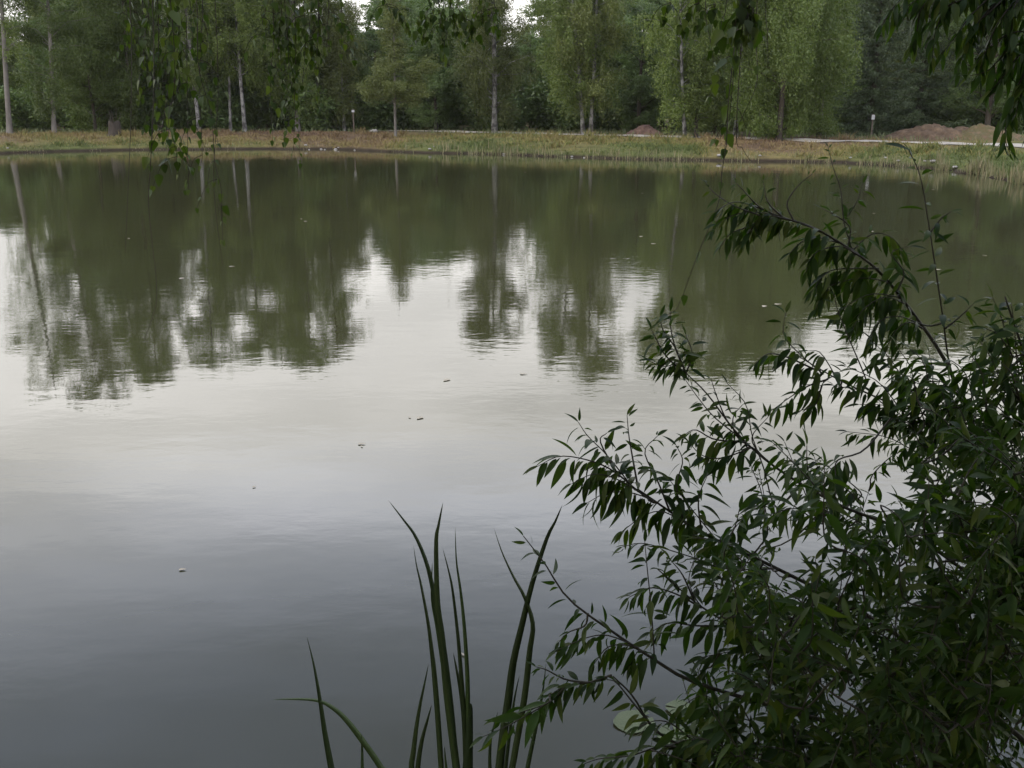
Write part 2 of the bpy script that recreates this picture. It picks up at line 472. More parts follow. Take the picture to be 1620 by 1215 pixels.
def build_tree(kind, H, spread, base, nleaf, leaf, rg, lean=(0, 0), r0=0.14, weep=1.0, wob=0.12, forks=0, profile=None):
    """returns (trunk mesh data MB, crown V, F)"""
    wood = MB()
    tp = trunk_path(H, rg, lean, wob)
    rad = r0 * (1 - 0.92 * np.linspace(0, 1, len(tp)) ** 1.25) + 0.008
    rad[0] *= 1.35
    wood.tube(tp, rad, 9)
    def trunk_at(u):
        q = u * (len(tp) - 1); i = np.minimum(int(q), len(tp) - 2)
        return tp[i] + (tp[i + 1] - tp[i]) * (q - i)
    limbs = []
    if kind == 'birch':
        nl = int(26 + H * 2.2)
        for k in range(nl):
            u = base + (0.98 - base) * (k + rg.random()) / nl
            v = (u - base) / (1 - base)
            pr = profile(v) if profile else 0.62 + 0.42 * math.sin(math.pi * min(1, v)) if v < 0.55 else 1.03 * math.sqrt(max(0.05, 1 - ((v - 0.55) / 0.5) ** 2))
            Ln = spread * pr * rg.uniform(0.38, 1.18)
            az = rg.uniform(0, 2 * math.pi) if rg.random() > 0.2 else k * 2.4
            d = np.array([math.cos(az), math.sin(az), 0]); P0 = trunk_at(u)
            rise = Ln * rg.uniform(0.35, 0.85) * (1 - 0.2 * v)
            s = np.linspace(0, 1, 7)
            l = P0 + d * (Ln * s)[:, None] + np.array([0, 0, 1.0]) * (rise * (1.5 * s - 0.95 * s ** 2.2))[:, None]
            l[1:] += rg.normal(0, 0.05 * Ln, (6, 3)) * np.array([1, 1, 0.6])
            limbs.append(l)
            wood.tube(l, np.linspace(max(0.012, r0 * 0.28 * (1 - 0.6 * v)), 0.006, 7), 4)
        ns = nleaf // 46
        S, u = pick(limbs, ns, rg, 0.2)
        S = S + rg.normal(0, 0.24, S.shape)
        sl = rg.uniform(0.25, 1.5, ns) * weep * (0.5 + 0.6 * u)
        sl = np.minimum(sl, np.maximum(0.15, S[:, 2] - 0.35))
        k = rg.integers(0, ns, nleaf); tt = rg.random(nleaf)
        C = S[k] + np.stack([rg.normal(0, 0.13, nleaf), rg.normal(0, 0.13, nleaf), -tt * sl[k] + rg.normal(0, 0.08, nleaf)], 1)
        V, F = leaf_quads(C, leaf, rg, 1.2)
    elif kind == 'decid':
        nl = int(18 + H * 1.8)
        for k in range(nl):
            u = base + (0.97 - base) * (k + rg.random()) / nl
            v = (u - base) / (1 - base)
            pr = profile(v) if profile else math.sqrt(max(0.06, 1 - (1.7 * v - 0.75) ** 2))
            Ln = spread * pr * rg.uniform(0.6, 1.1)
            az = k * 2.4 + rg.uniform(-0.6, 0.6)
            d = np.array([math.cos(az), math.sin(az), 0]); P0 = trunk_at(u)
            s = np.linspace(0, 1, 7)
            l = P0 + d * (Ln * s)[:, None] + np.array([0, 0, 1.0]) * (Ln * rg.uniform(0.15, 0.8) * s ** 0.8)[:, None]
            l[1:] += rg.normal(0, 0.06 * Ln, (6, 3))
            limbs.append(l)
            wood.tube(l, np.linspace(max(0.014, r0 * 0.32 * (1 - 0.6 * v)), 0.006, 7), 4)
        ncl = nleaf // 120
        S, u = pick(limbs, ncl, rg, 0.35)
        S = S + rg.normal(0, 0.22, S.shape)
        cs = rg.uniform(0.22, 0.55, ncl)
        k = rg.integers(0, ncl, nleaf)
        D = unit(rg.normal(size=(nleaf, 3))) * (rg.random(nleaf) ** 0.45)[:, None] * np.array([1.15, 1.15, 0.62])
        C = S[k] + D * cs[k][:, None]
        V, F = leaf_quads(C, leaf, rg, 0.4)
    else:  # spruce
        nw = int(H * 2.3)
        for w in range(nw):
            u = base + (0.985 - base) * w / nw
            v = (u - base) / (1 - base)
            Lw = spread * (1 - v) ** 0.85 + 0.15
            nb = 7 if v < 0.7 else 5
            off = rg.uniform(0, 6)
            for b in range(nb):
                az = off + b * 2 * math.pi / nb + rg.uniform(-0.25, 0.25)
                Ln = Lw * rg.uniform(0.7, 1.1)
                d = np.array([math.cos(az), math.sin(az), 0]); P0 = trunk_at(min(0.99, u + rg.uniform(-0.01, 0.01)))
                s = np.linspace(0, 1, 7)
                l = P0 + d * (Ln * s)[:, None] + np.array([0, 0, 1.0]) * (Ln * (0.12 * s - 0.5 * s * (1 - v) + 0.28 * s ** 3))[:, None]
                limbs.append(l)
                wood.tube(l, np.linspace(0.02, 0.005, 7), 3)
        S, u = pick(limbs, nleaf, rg, 0.08)
        C = S + rg.normal(0, 1, S.shape) * np.array([0.16, 0.16, 0.05]) * (1.1 - 0.7 * u)[:, None] - np.array([0, 0, 1.0]) * (np.abs(rg.normal(0, 0.10, nleaf)))[:, None]
        V, F = leaf_quads(C, leaf, rg, 0.8, 0.34)
    return wood, V, F
def tree_thing(name, x, y, wood, V, F, bark, fol, label, cat='tree', group=None, rz=0.0):
    root = empty(name, (x, y, h1(x, y) - 0.02))
    root.rotation_euler.z = rz
    tag(root, label, cat, group)
    link('trunk', wood.mesh('trunk'), bark, root)
    link('crown', make_mesh('crown', V, F, False), fol, root)
    return root

# ------------------------------------------------------------------ trees of the front row
CON = 0.05   # outward lean that keeps edge trunks upright in the picture
def front(px, Y, kind, H, spread, base, nleaf, bark, fol, label, leanpx=0.0, r0=0.15, leaf=0.15, weep=1.0, seed=0, name='birch_tree', profile=None, wob=0.12, group=None, cat='tree', show=0.0):
    rg = np.random.default_rng(100 + seed)
    x = x_at(px, Y)
    w, V, F = build_tree(kind, H, spread, base, int(nleaf * 2.3), leaf * 0.68, rg, (leanpx, 0.0), r0, weep, wob, profile=profile)
    if show > 0:
        C = V.reshape(-1, 3, 3).mean(1)
        zz = np.clip(C[:, 2] / H, 0, 1); rel = C[:, 0] - leanpx * H * zz
        gap = (np.abs(rel) < 0.34) & (C[:, 1] < 0.1) & (np.sin(C[:, 2] * 1.7 + seed) + 0.4 * np.sin(C[:, 2] * 4.1) > -0.55) & (zz < 0.85)
        keep = ~(gap & (rg.random(len(C)) < show))
        V = V.reshape(-1, 3, 3)[keep].reshape(-1, 3); F = np.arange(len(V)).reshape(-1, 3)
    return tree_thing(name, x, Y, w, V, F, bark, fol, label, cat, group)
HR = height_from_reflection
front(16, 61.0, 'birch', HR(610, 61), 2.3, 0.30, 9000, M_GREYBARK, M_BIRCH, 'tall sparse grey-trunked birch at the bare end of the bank beside the leaning birch', 0.06, 0.15, seed=1, show=0.8)
front(86, 62.0, 'birch', HR(622, 62), 3.0, 0.10, 32000, M_GREYBARK, M_BIRCHL, 'leaning grey-trunked birch with light green crown, on the bank near the sprouting stump', 0.07, 0.12, seed=2, show=0.85)
front(152, 66.0, 'decid', 6.6, 2.6, 0.03, 30000, M_DARKBARK, M_BIRCHL, 'low round bright green broadleaf behind the sprouting stump', 0.0, 0.10, leaf=0.14, seed=3, name='young_broadleaf_tree')
front(212, 67.0, 'birch', HR(590, 67), 2.9, 0.05, 34000, M_DARKBARK, M_BIRCHL, 'tall leafy birch rising behind the sprouting stump', 0.0, 0.13, seed=4)
front(316, 66.0, 'birch', HR(575, 66), 2.2, 0.20, 22000, M_BIRCHBARK, M_BIRCH, 'slim pale-stemmed birch standing by the path before a pair of thin trunks', -0.03, 0.12, seed=5, show=0.9)
front(365, 67.5, 'birch', HR(455, 67.5), 1.5, 0.45, 8000, M_BIRCHBARK, M_BIRCH, 'shorter thin birch leaning out from the base of its partner trunk', 0.03, 0.09, seed=6, show=0.8)
front(388, 67.0, 'birch', HR(565, 67), 2.4, 0.25, 24000, M_BIRCHBARK, M_BIRCH, 'taller thin birch with flaking white trunk beside a shorter leaning one', -0.01, 0.12, seed=7, show=0.9)
front(472, 68.0, 'birch', HR(575, 68), 3.2, 0.06, 40000, M_GREYBARK, M_BIRCH, 'dense dark green birch with a broad leafy crown and hidden trunk', 0.0, 0.14, seed=8)
front(545, 69.0, 'birch', HR(420, 69), 1.5, 0.15, 12000, M_BIRCHBARK, M_OLIVE, 'short grey-green birch with thin see-through top next to the small white notice', 0.0, 0.09, seed=9)
front(626, 60.5, 'decid', HR(480, 60.5), 2.15, 0.16, 17000, M_GREYBARK, M_DECIDY, 'narrow yellow-green young tree with bushy lower crown alone at the bank edge', 0.0, 0.075, leaf=0.13, seed=10, name='young_broadleaf_tree',
      profile=lambda v: 0.95 if v < 0.28 else 0.42 * (1 - v) + 0.06)
front(782, 63.5, 'birch', HR(535, 63.5), 2.7, 0.10, 34000, M_BIRCHBARK, M_OLIVE, 'white-trunked birch with a broad olive dome crown standing apart from the others', 0.0, 0.17, seed=11, show=0.9)
front(923, 60.0, 'birch', HR(570, 60), 2.4, 0.12, 28000, M_BIRCHBARK, M_BIRCH, 'left-leaning white birch of the close pair sharing one root', -0.095, 0.11, seed=12, show=0.9)
front(934, 60.0, 'birch', HR(592, 60), 2.5, 0.12, 28000, M_BIRCHBARK, M_OLIVE, 'straight taller white birch of the close pair sharing one root', 0.025, 0.11, seed=13, show=0.92)
front(1084, 54.5, 'birch', HR(575, 54.5), 2.1, 0.12, 20000, M_BIRCHBARK, M_BIRCH, 'birch with bare white upper stem beside a short dark trunk', -0.09, 0.09, seed=14, show=0.92)
front(1101, 54.8, 'decid', 4.2, 1.2, 0.25, 8000, M_DARKBARK, M_BIRCH, 'small dark-trunked leafy tree hugging a white birch', 0.0, 0.11, leaf=0.13, seed=15, name='young_broadleaf_tree')
front(1163, 56.5, 'birch', HR(600, 56.5), 2.3, 0.14, 22000, M_BIRCHBARK, M_BIRCH, 'straight white birch by the path next to the wide weeping birch', 0.02, 0.12, seed=16, show=0.92)
front(1232, 51.5, 'birch', HR(560, 51.5), 3.1, 0.02, 52000, M_DARKBARK, M_BIRCHL, 'wide light green weeping birch whose foliage reaches down to the path', 0.01, 0.14, weep=1.5, seed=17, show=0.5)
front(1295, 54.0, 'birch', HR(500, 54), 2.0, 0.05, 26000, M_GREYBARK, M_BIRCHL, 'fresh green birch leaning against the wide weeping birch, before the dark spruces', 0.01, 0.11, weep=1.4, seed=18)
front(1375, 60.0, 'spruce', 12.0, 3.0, 0.03, 30000, M_DARKBARK, M_SPRUCE, 'dark spruce with layered boughs above the notice post', 0.0, 0.16, leaf=0.22, seed=19, name='spruce_tree')
front(1450, 63.0, 'spruce', 13.5, 3.2, 0.05, 30000, M_DARKBARK, M_SPRUCE, 'tall dark spruce directly behind the larger earth mound', 0.0, 0.17, leaf=0.22, seed=20, name='spruce_tree')
front(1560, 60.0, 'decid', 12.0, 3.4, 0.06, 32000, M_DARKBARK, M_DECID, 'dark broadleaf tree behind the low end of the earth mound', 0.0, 0.17, seed=21, name='broadleaf_tree')
front(165, 69.0, 'birch', HR(600, 69), 2.6, 0.06, 30000, M_DARKBARK, M_BIRCH, 'tall green birch crowded behind the low round bright green broadleaf', 0.03, 0.12, seed=31)
front(262, 71.5, 'birch', HR(470, 71.5), 2.0, 0.06, 18000, M_DARKBARK, M_OLIVE, 'muted green birch filling the space behind the slim pale-stemmed birch', 0.02, 0.11, seed=32)
front(335, 72.0, 'birch', HR(530, 72), 1.9, 0.06, 20000, M_DARKBARK, M_BIRCH, 'leafy birch close behind the slim pale-stemmed one', 0.01, 0.11, seed=33)
front(425, 71.0, 'birch', HR(570, 71), 2.5, 0.05, 30000, M_DARKBARK, M_BIRCHL, 'full green birch between the thin white trunks and the dense dark birch', 0.0, 0.12, seed=34)
front(515, 70.0, 'birch', HR(560, 70), 2.2, 0.05, 24000, M_DARKBARK, M_OLIVE, 'muted green birch adjoining the dense dark birch near the first notice post', 0.0, 0.12, seed=35)
front(1130, 60.5, 'birch', HR(585, 60.5), 2.4, 0.05, 26000, M_DARKBARK, M_BIRCH, 'green birch filling the gap behind the small dark-trunked tree', 0.0, 0.12, seed=36)
front(1200, 59.0, 'birch', HR(575, 59), 2.4, 0.05, 26000, M_DARKBARK, M_BIRCH, 'green birch crowded behind the wide weeping birch', 0.0, 0.12, seed=37)
front(690, 70.0, 'decid', 7.2, 2.6, 0.04, 22000, M_DARKBARK, M_DECID, 'dark rounded broadleaf between the yellow-green young tree and the dome-crowned birch', 0.0, 0.13, seed=22, name='broadleaf_tree')
front(1010, 66.0, 'decid', 7.6, 2.4, 0.05, 20000, M_DARKBARK, M_DECID, 'deep green broadleaf behind the small reddish soil heap', 0.0, 0.13, seed=23, name='broadleaf_tree')

# ------------------------------------------------------------------ forest behind: prototypes and copies
def proto(kind, H, spread, base, nleaf, leaf, seed, r0=0.14, weep=1.0, profile=None):
    rg = np.random.default_rng(500 + seed)
    w, V, F = build_tree(kind, H, spread, base, int(nleaf * 1.7), leaf * 0.78, rg, (0, 0), r0, weep, profile=profile)
    return w.mesh('trunk'), make_mesh('crown', V, F, False)
PROT = [
    ('broadleaf_tree', proto('decid', 10, 3.0, 0.05, 26000, 0.17, 1), M_DARKBARK, M_DECID, 'dark green broadleaf packed into the forest behind the bank trees', 'broadleaf trees of the forest edge'),
    ('broadleaf_tree', proto('decid', 10, 2.6, 0.08, 24000, 0.17, 2), M_DARKBARK, M_DECID, 'dark green broadleaf packed into the forest behind the bank trees', 'broadleaf trees of the forest edge'),
    ('birch_tree', proto('birch', 10, 2.2, 0.12, 24000, 0.17, 3), M_GREYBARK, M_OLIVE, 'grey-green birch packed into the forest behind the bank trees', 'birches of the forest edge'),
    ('spruce_tree', proto('spruce', 10, 2.4, 0.03, 24000, 0.24, 4), M_DARKBARK, M_SPRUCE, 'dark conical spruce packed into the forest behind the bank trees', 'spruces of the forest edge'),
    ('birch_tree', proto('birch', 10, 2.6, 0.10, 26000, 0.17, 5), M_GREYBARK, M_BIRCH, 'grey-green birch packed into the forest behind the bank trees', 'birches of the forest edge'),
]
PROFX = [-200, 0, 40, 110, 200, 270, 330, 380, 480, 540, 590, 620, 670, 720, 790, 830, 850, 900, 1000, 1100, 1200, 1300, 1450, 1620, 1800]
PROFY = [430, 370, 365, 440, 480, 400, 430, 440, 430, 385, 362, 410, 425, 420, 420, 362, 362, 430, 420, 440, 480, 495, 540, 560, 560]
def forest_copy(k, x, y, H, rz, wide):
    nm, (tm, cm), bark, fol, lab, grp = PROT[k]
    root = empty(nm, (x, y, h1(x, y) - 0.05))
    s = H / 10.0
    root.scale = (s * wide, s * wide, s); root.rotation_euler.z = rz
    tag(root, lab, 'tree', grp)
    link('trunk', tm, bark, root)
    link('crown', cm, fol, root)
for row, (Y, step, dpx) in enumerate([(73, 3.6, 0), (80, 3.4, 1), (88, 3.6, 2), (99, 4.0, 3)]):
    half = Y * 0.53 + 10
    xs = np.arange(-half, half, step)
    for x in xs:
        xx = x + rng.uniform(-0.8, 0.8); yy = Y + rng.uniform(-2.2, 2.2) - 0.10 * max(0, xx - 8)
        px = 810 + xx / (yy * math.cos(PITCH) + 1.7 * math.sin(PITCH)) * FPX
        a = angle_of(np.interp(px, PROFX, PROFY))
        H = (yy * math.tan(a) - CAMZ) * rng.uniform(0.80, 1.0)
        H = max(4.5, H)
        pr = np.array([3, 3, 2.2, 1.6, 2.2]) if px < 1250 else np.array([2, 2, 1, 6, 1])
        k = rng.choice(5, p=pr / pr.sum())
        forest_copy(int(k), xx, yy, H, rng.uniform(0, 6.28), 1.15 * rng.uniform(0.9, 1.15) * (10.0 / max(H, 7)) ** 0.35)

# undergrowth at the forest foot
def shrub_proto(seed):
    rg = np.random.default_rng(900 + seed)
    w = MB(); cs = []
    for k in range(11):
        az = rg.uniform(0, 6.28); d = np.array([math.cos(az), math.sin(az), 0])
        s = np.linspace(0, 1, 5)
        l = d * (rg.uniform(0.3, 1.1) * s)[:, None] + np.array([0, 0, 1.0]) * (rg.uniform(0.9, 2.1) * s ** 0.9)[:, None]
        l[:, 2] -= 0.08
        w.tube(l, np.linspace(0.025, 0.006, 5), 4); cs.append(l)
    S, u = pick(cs, 130, rg, 0.2)
    k = rg.integers(0, 130, 9000)
    C = S[k] + rg.normal(0, 0.2, (9000, 3)); C[:, 2] = np.maximum(C[:, 2], 0.03)
    V, F = leaf_quads(C, 0.14, rg, 0.4)
    return w.mesh('stem'), make_mesh('foliage', V, F, False)
SHR = [shrub_proto(i) for i in range(3)]
def shrub(x, y, s, fol, label, group, k):
    root = empty('shrub', (x, y, h1(x, y) - 0.03)); root.scale = (s * 1.2, s * 1.2, s); root.rotation_euler.z = rng.uniform(0, 6.28)
    tag(root, label, 'shrub', group)
    sm, fm = SHR[k % 3]
    link('stem', sm, M_DARKBARK, root)
    o = link('foliage', fm, M_DECID, root)
for i, x in enumerate(np.arange(-44, 34, 2.2)):
    yy = 70.5 + rng.uniform(-1.5, 1.5) - 0.28 * max(0, x - 4)
    shrub(x + rng.uniform(-0.8, 0.8), yy, rng.uniform(1.1, 2.0), M_DECID, 'dark leafy undergrowth shrub at the foot of the forest', 'undergrowth shrubs', i)

# ------------------------------------------------------------------ bank vegetation
def bank_points(n, dmin, dmax, rg, pxlo=-80, pxhi=1700):
    out = []
    while len(out) < n:
        px = rg.uniform(pxlo, pxhi, 20000)
        e = np.interp(px, [p[0] for p in shore_px], [p[1] for p in shore_px])
        dd = rg.uniform(dmin, dmax, 20000)
        # shore point + distance inland along view
        zc = (e - 607.5) / FPX
        dyy = FW[1] - UP[1] * zc; dzz = FW[2] - UP[2] * zc
        tt = -CAMZ / dzz
        sx = (px - 810) / FPX * tt; sy = dyy * tt
        dirx = sx / np.hypot(sx, sy); diry = sy / np.hypot(sx, sy)
        P = np.stack([sx + dirx * dd, sy + diry * dd], 1)
        out = P if len(out) == 0 else np.vstack([out, P])
    return out[:n]
def grass_material():
    m, t, o = mat_new('bank_grass_blades')
    gm = N(t, 'ShaderNodeNewGeometry'); tcn = N(t, 'ShaderNodeTexCoord')
    n1 = noise(t, 0.22, 5, 0.6, tcn.outputs['Object'])
    n2 = noise(t, 1.1, 4, 0.6, tcn.outputs['Object'])
    at = N(t, 'ShaderNodeAttribute', attribute_name='dry')
    a = N(t, 'ShaderNodeMath', operation='MULTIPLY_ADD'); a.inputs[1].default_value = 0.36
    L(t, gm.outputs['Random Per Island'], a.inputs[0]); L(t, at.outputs['Fac'], a.inputs[2])
    r = ramp(t, [(0.18, (0.115, 0.074, 0.046)), (0.48, (0.175, 0.122, 0.062)), (0.72, (0.20, 0.165, 0.058)), (0.90, (0.13, 0.142, 0.040)), (1.0, (0.075, 0.098, 0.030))], a.outputs[0])
    p = N(t, 'ShaderNodeBsdfPrincipled'); p.inputs['Roughness'].default_value = 0.8; p.inputs['Specular IOR Level'].default_value = 0.2
    L(t, r.outputs[0], p.inputs['Base Color']); L(t, p.outputs[0], o.inputs[0])
    return m
M_GRASSBL = grass_material()
def blades(P, hgt, wid, rg, lean=0.35):
    n = len(P)
    z = hfun(P[:, 0], P[:, 1])
    B = np.column_stack([P, z - 0.02])
    az = rg.uniform(0, 6.28, n)
    w = np.stack([np.cos(az), np.sin(az), np.zeros(n)], 1) * wid[:, None]
    tip = B + np.stack([rg.normal(0, lean, n) * hgt, rg.normal(0, lean, n) * hgt, hgt], 1)
    mid = (B + tip) / 2 + np.array([0, 0, 0.08]) * hgt[:, None]
    V = np.stack([B - w, B + w, mid + w * 0.75, mid - w * 0.75, tip], 1).reshape(-1, 3)
    i = np.arange(n)[:, None] * 5
    return V, (i + np.array([[0, 1, 2, 3]])), (i + np.array([[3, 2, 4]]))
rg = np.random.default_rng(31)
P = bank_points(95000, 0.3, 9.5, rg)
# keep the path clear
dpath = np.min(np.hypot(P[:, None, 0] - pc[None, ::3, 0], P[:, None, 1] - pc[None, ::3, 1]), axis=1)
P = P[dpath > 1.15]
patch = vnoise(P[:, 0], P[:, 1], 1.9, 5)
keep = rg.random(len(P)) < np.clip(0.5 + 0.8 * patch, 0.08, 1)
P = P[keep]
hg = rg.uniform(0.05, 0.17, len(P)) * (1 + 0.7 * np.clip(vnoise(P[:, 0], P[:, 1], 2.7, 9), -0.5, 1))
cc = bank_points(170, 0.4, 9.0, rg)
cc = cc[np.min(np.hypot(cc[:, None, 0] - pc[None, ::3, 0], cc[:, None, 1] - pc[None, ::3, 1]), axis=1) > 1.3]
ch = rg.uniform(0.18, 0.48, len(cc)); kk = rg.integers(0, len(cc), 9000)      # taller tufts and weeds
P = np.vstack([P, cc[kk] + rg.normal(0, 0.16, (9000, 2))]); hg = np.concatenate([hg, ch[kk] * rg.uniform(0.5, 1.1, 9000)])
V, F4, F3 = blades(P, hg, rg.uniform(0.010, 0.026, len(P)), rg, 0.5)
gme = make_mesh('bank_grass', V, [F4, F3], False); set_attr(gme, np.repeat(dryness(P[:, 0], P[:, 1]), 5))
gr = link('bank_grass', gme, M_GRASSBL)
tag(gr, 'dry reddish and yellow-green grass covering the far bank', 'grass', kind='stuff')
# grass beyond the path under the trees
P = np.stack([rg.uniform(-42, 30, 16000), rg.uniform(50, 71, 16000)], 1)
dd = sdist(P[:, 0], P[:, 1])
dpath = np.min(np.hypot(P[:, None, 0] - pc[None, ::3, 0], P[:, None, 1] - pc[None, ::3, 1]), axis=1)
P = P[(dd > 8) & (dpath > 1.2)]
hg = rg.uniform(0.10, 0.34, len(P))
V, F4, F3 = blades(P, hg, rg.uniform(0.012, 0.03, len(P)), rg, 0.35)
M_GRASSG = leaf_mat('green_grass', [(0.060, 0.085, 0.028), (0.085, 0.105, 0.036), (0.115, 0.115, 0.048)], transl=0)
gr2 = link('verge_grass', make_mesh('verge_grass', V, [F4, F3], False), M_GRASSG)
tag(gr2, 'green grass growing under the trees beyond the path', 'grass', kind='stuff')
# reeds and sedge at the waterline
def reed_pts(n, lo, hi, dmin, dmax):
    return bank_points(n, dmin, dmax, rg, lo, hi)
Vs, Fs4, Fs3, nn = [], [], [], 0
for lo, hi, n, hmin, hmax in [(640, 820, 420, 0.2, 0.6), (800, 1130, 620, 0.15, 0.48), (1120, 1300, 300, 0.12, 0.4), (1300, 1500, 480, 0.15, 0.48), (1480, 1660, 1300, 0.25, 0.75), (-60, 640, 700, 0.08, 0.25)]:
    Pq = reed_pts(n, lo, hi, -0.35, 0.55)
    cl = vnoise(Pq[:, 0], Pq[:, 1], 0.7, 2) + 0.6 * vnoise(Pq[:, 0], Pq[:, 1], 1.9, 8)
    Pq = Pq[cl > -0.15]; cl = cl[cl > -0.15]; n = len(Pq)
    hgt = rg.uniform(hmin, hmax, n) * np.clip(0.75 + 0.5 * cl, 0.3, 1.2)
    V, a4, a3 = blades(Pq, hgt, rg.uniform(0.007, 0.018, n), rg, 0.14)
    Vs.append(V); Fs4.append(a4 + nn); Fs3.append(a3 + nn); nn += len(V)
M_REED = leaf_mat('reed_stalks', [(0.085, 0.105, 0.035), (0.12, 0.115, 0.048), (0.21, 0.17, 0.095), (0.095, 0.10, 0.038)], transl=0)
rd = link('shore_reeds', make_mesh('shore_reeds', np.vstack(Vs), [np.vstack(Fs4), np.vstack(Fs3)], False), M_REED)
tag(rd, 'green and straw-coloured reeds along the far waterline', 'reeds', kind='stuff')

# low green tussock at the right of the bank
# ------------------------------------------------------------------ mounds, heap, stump, notices, stones
def simple_mat(name, stops, scale, rough=0.9, bump=0.5, dist=0.05):
    m, t, o = mat_new(name)
    tcn = N(t, 'ShaderNodeTexCoord')
    n = noise(t, scale, 6, 0.65, tcn.outputs['Object'])
    r = ramp(t, stops, n.outputs['Fac'])
    p = N(t, 'ShaderNodeBsdfPrincipled'); p.inputs['Roughness'].default_value = rough; p.inputs['Specular IOR Level'].default_value = 0.2
    L(t, r.outputs[0], p.inputs['Base Color'])
    b = N(t, 'ShaderNodeBump'); b.inputs['Strength'].default_value = bump; b.inputs['Distance'].default_value = dist
    L(t, n.outputs['Fac'], b.inputs['Height']); L(t, b.outputs[0], p.inputs['Normal'])
    L(t, p.outputs[0], o.inputs[0])
    return m
def heap(name, cx, cy, peaks, rx, ry, mat, label, cat, seed, rough=0.07, n=56):
    """heightfield mound: peaks = (x, y, height, radius)"""
    rg = np.random.default_rng(seed)
    a = np.linspace(-1, 1, n)
    X, Y = np.meshgrid(a * rx, a * ry)
    Z = np.zeros_like(X)
    for x, y, h, r in peaks:
        q = np.hypot((X - x), (Y - y) * rx / ry * 0.8) / r
        Z = np.maximum(Z, h * np.clip(1 - q ** 1.35, 0, 1) ** 0.9)
    fade = np.clip((1 - np.maximum(np.abs(X / rx), np.abs(Y / ry))) * 6, 0, 1)
    Z = (Z + rough * (vnoise(X, Y, 0.35, seed) + 0.6 * rg.normal(size=X.shape) * 0.5) * np.clip(Z * 4, 0, 1)) * fade - 0.04
    base = h1(cx, cy)
    Z += hfun(X + cx, Y + cy) - base
    i = np.arange(n * n).reshape(n, n)
    F = np.stack([i[:-1, :-1], i[:-1, 1:], i[1:, 1:], i[1:, :-1]], -1).reshape(-1, 4)
    o = link(name, make_mesh(name, np.stack([X, Y, Z], -1), F), mat, loc=(cx, cy, base))
    tag(o, label, cat)
    return o
M_EARTH = simple_mat('mound_earth', [(0.3, (0.055, 0.037, 0.024)), (0.52, (0.10, 0.067, 0.041)), (0.75, (0.17, 0.115, 0.071))], 2.6, 0.95, 0.9, 0.12)
M_RED = simple_mat('reddish_soil', [(0.3, (0.10, 0.06, 0.045)), (0.7, (0.22, 0.135, 0.10))], 3.0)
cy = 53.0; cx = x_at(1492, cy)
heap('earth_mound', cx, cy, [(-0.6, 0, 0.76, 2.2), (-1.5, 0.2, 0.6, 1.6), (0.6, 0.0, 0.66, 1.7)], 3.6, 2.4, M_EARTH, 'long low brown earth mound beyond the path, before the spruces', 'mound', 3, 0.13)
M_EARTH2 = simple_mat('sandy_earth', [(0.3, (0.12, 0.074, 0.042)), (0.5, (0.085, 0.075, 0.034)), (0.62, (0.15, 0.10, 0.06)), (0.8, (0.22, 0.145, 0.09))], 1.8, 0.95, 0.9, 0.12)
cx = x_at(1553, 51.6)
heap('earth_mound', cx, 51.6, [(0, 0, 0.76, 1.7), (1.1, 0.1, 0.42, 1.3)], 2.8, 1.9, M_EARTH2, 'smaller sandy mound with a grassy flank adjoining the long brown mound', 'mound', 4, 0.11)
cx = x_at(1020, 60.5)
heap('soil_heap', cx, 60.5, [(0, 0, 0.62, 0.95), (-0.55, 0, 0.35, 0.8), (0.5, 0.1, 0.35, 0.7)], 1.5, 1.1, M_RED, 'small heap of reddish soil and rubble on the grass beside the path', 'heap', 5, 0.10)

# sprouting stump
sx = x_at(182, 61.5)
st = empty('tree_stump', (sx, 61.5, h1(sx, 61.5)))
tag(st, 'dark broad tree stump with upright sprouts on the bank', 'stump')
mb = MB()
a = np.linspace(0, 2 * np.pi, 14, endpoint=False)
rings = []
for z, r in [(-0.1, 0.52), (0.12, 0.40), (0.5, 0.34), (0.72, 0.33), (0.78, 0.26), (0.74, 0.05)]:
    rr = r * (1 + 0.14 * np.sin(3 * a + 1) + 0.07 * np.sin(7 * a))
    rings.append(np.stack([rr * np.cos(a), rr * np.sin(a), np.full(14, z) + 0.05 * np.sin(2 * a) * (z > 0.4)], 1))
V = np.vstack(rings); i = np.arange(5)[:, None] * 14; j = np.arange(14)[None]; k = (j + 1) % 14
mb.add(V, np.stack([i + j, i + k, i + 14 + k, i + 14 + j], -1).reshape(-1, 4))
link('stump_wood', mb.mesh('stump_wood'), M_DARKBARK, st)
rg2 = np.random.default_rng(77)
for q in range(9):
    mb = MB()
    az = rg2.uniform(0, 6.28); b = np.array([math.cos(az), math.sin(az), 0]) * 0.28
    l = smooth_path([b + [0, 0, 0.6], b * 1.4 + [0, 0, 0.95], b * 1.9 + [0, 0, rg2.uniform(1.15, 1.6)]], 6)
    mb.tube(l, np.linspace(0.022, 0.008, 6), 5)
    link('sprout', mb.mesh('sprout'), M_DARKBARK, st)

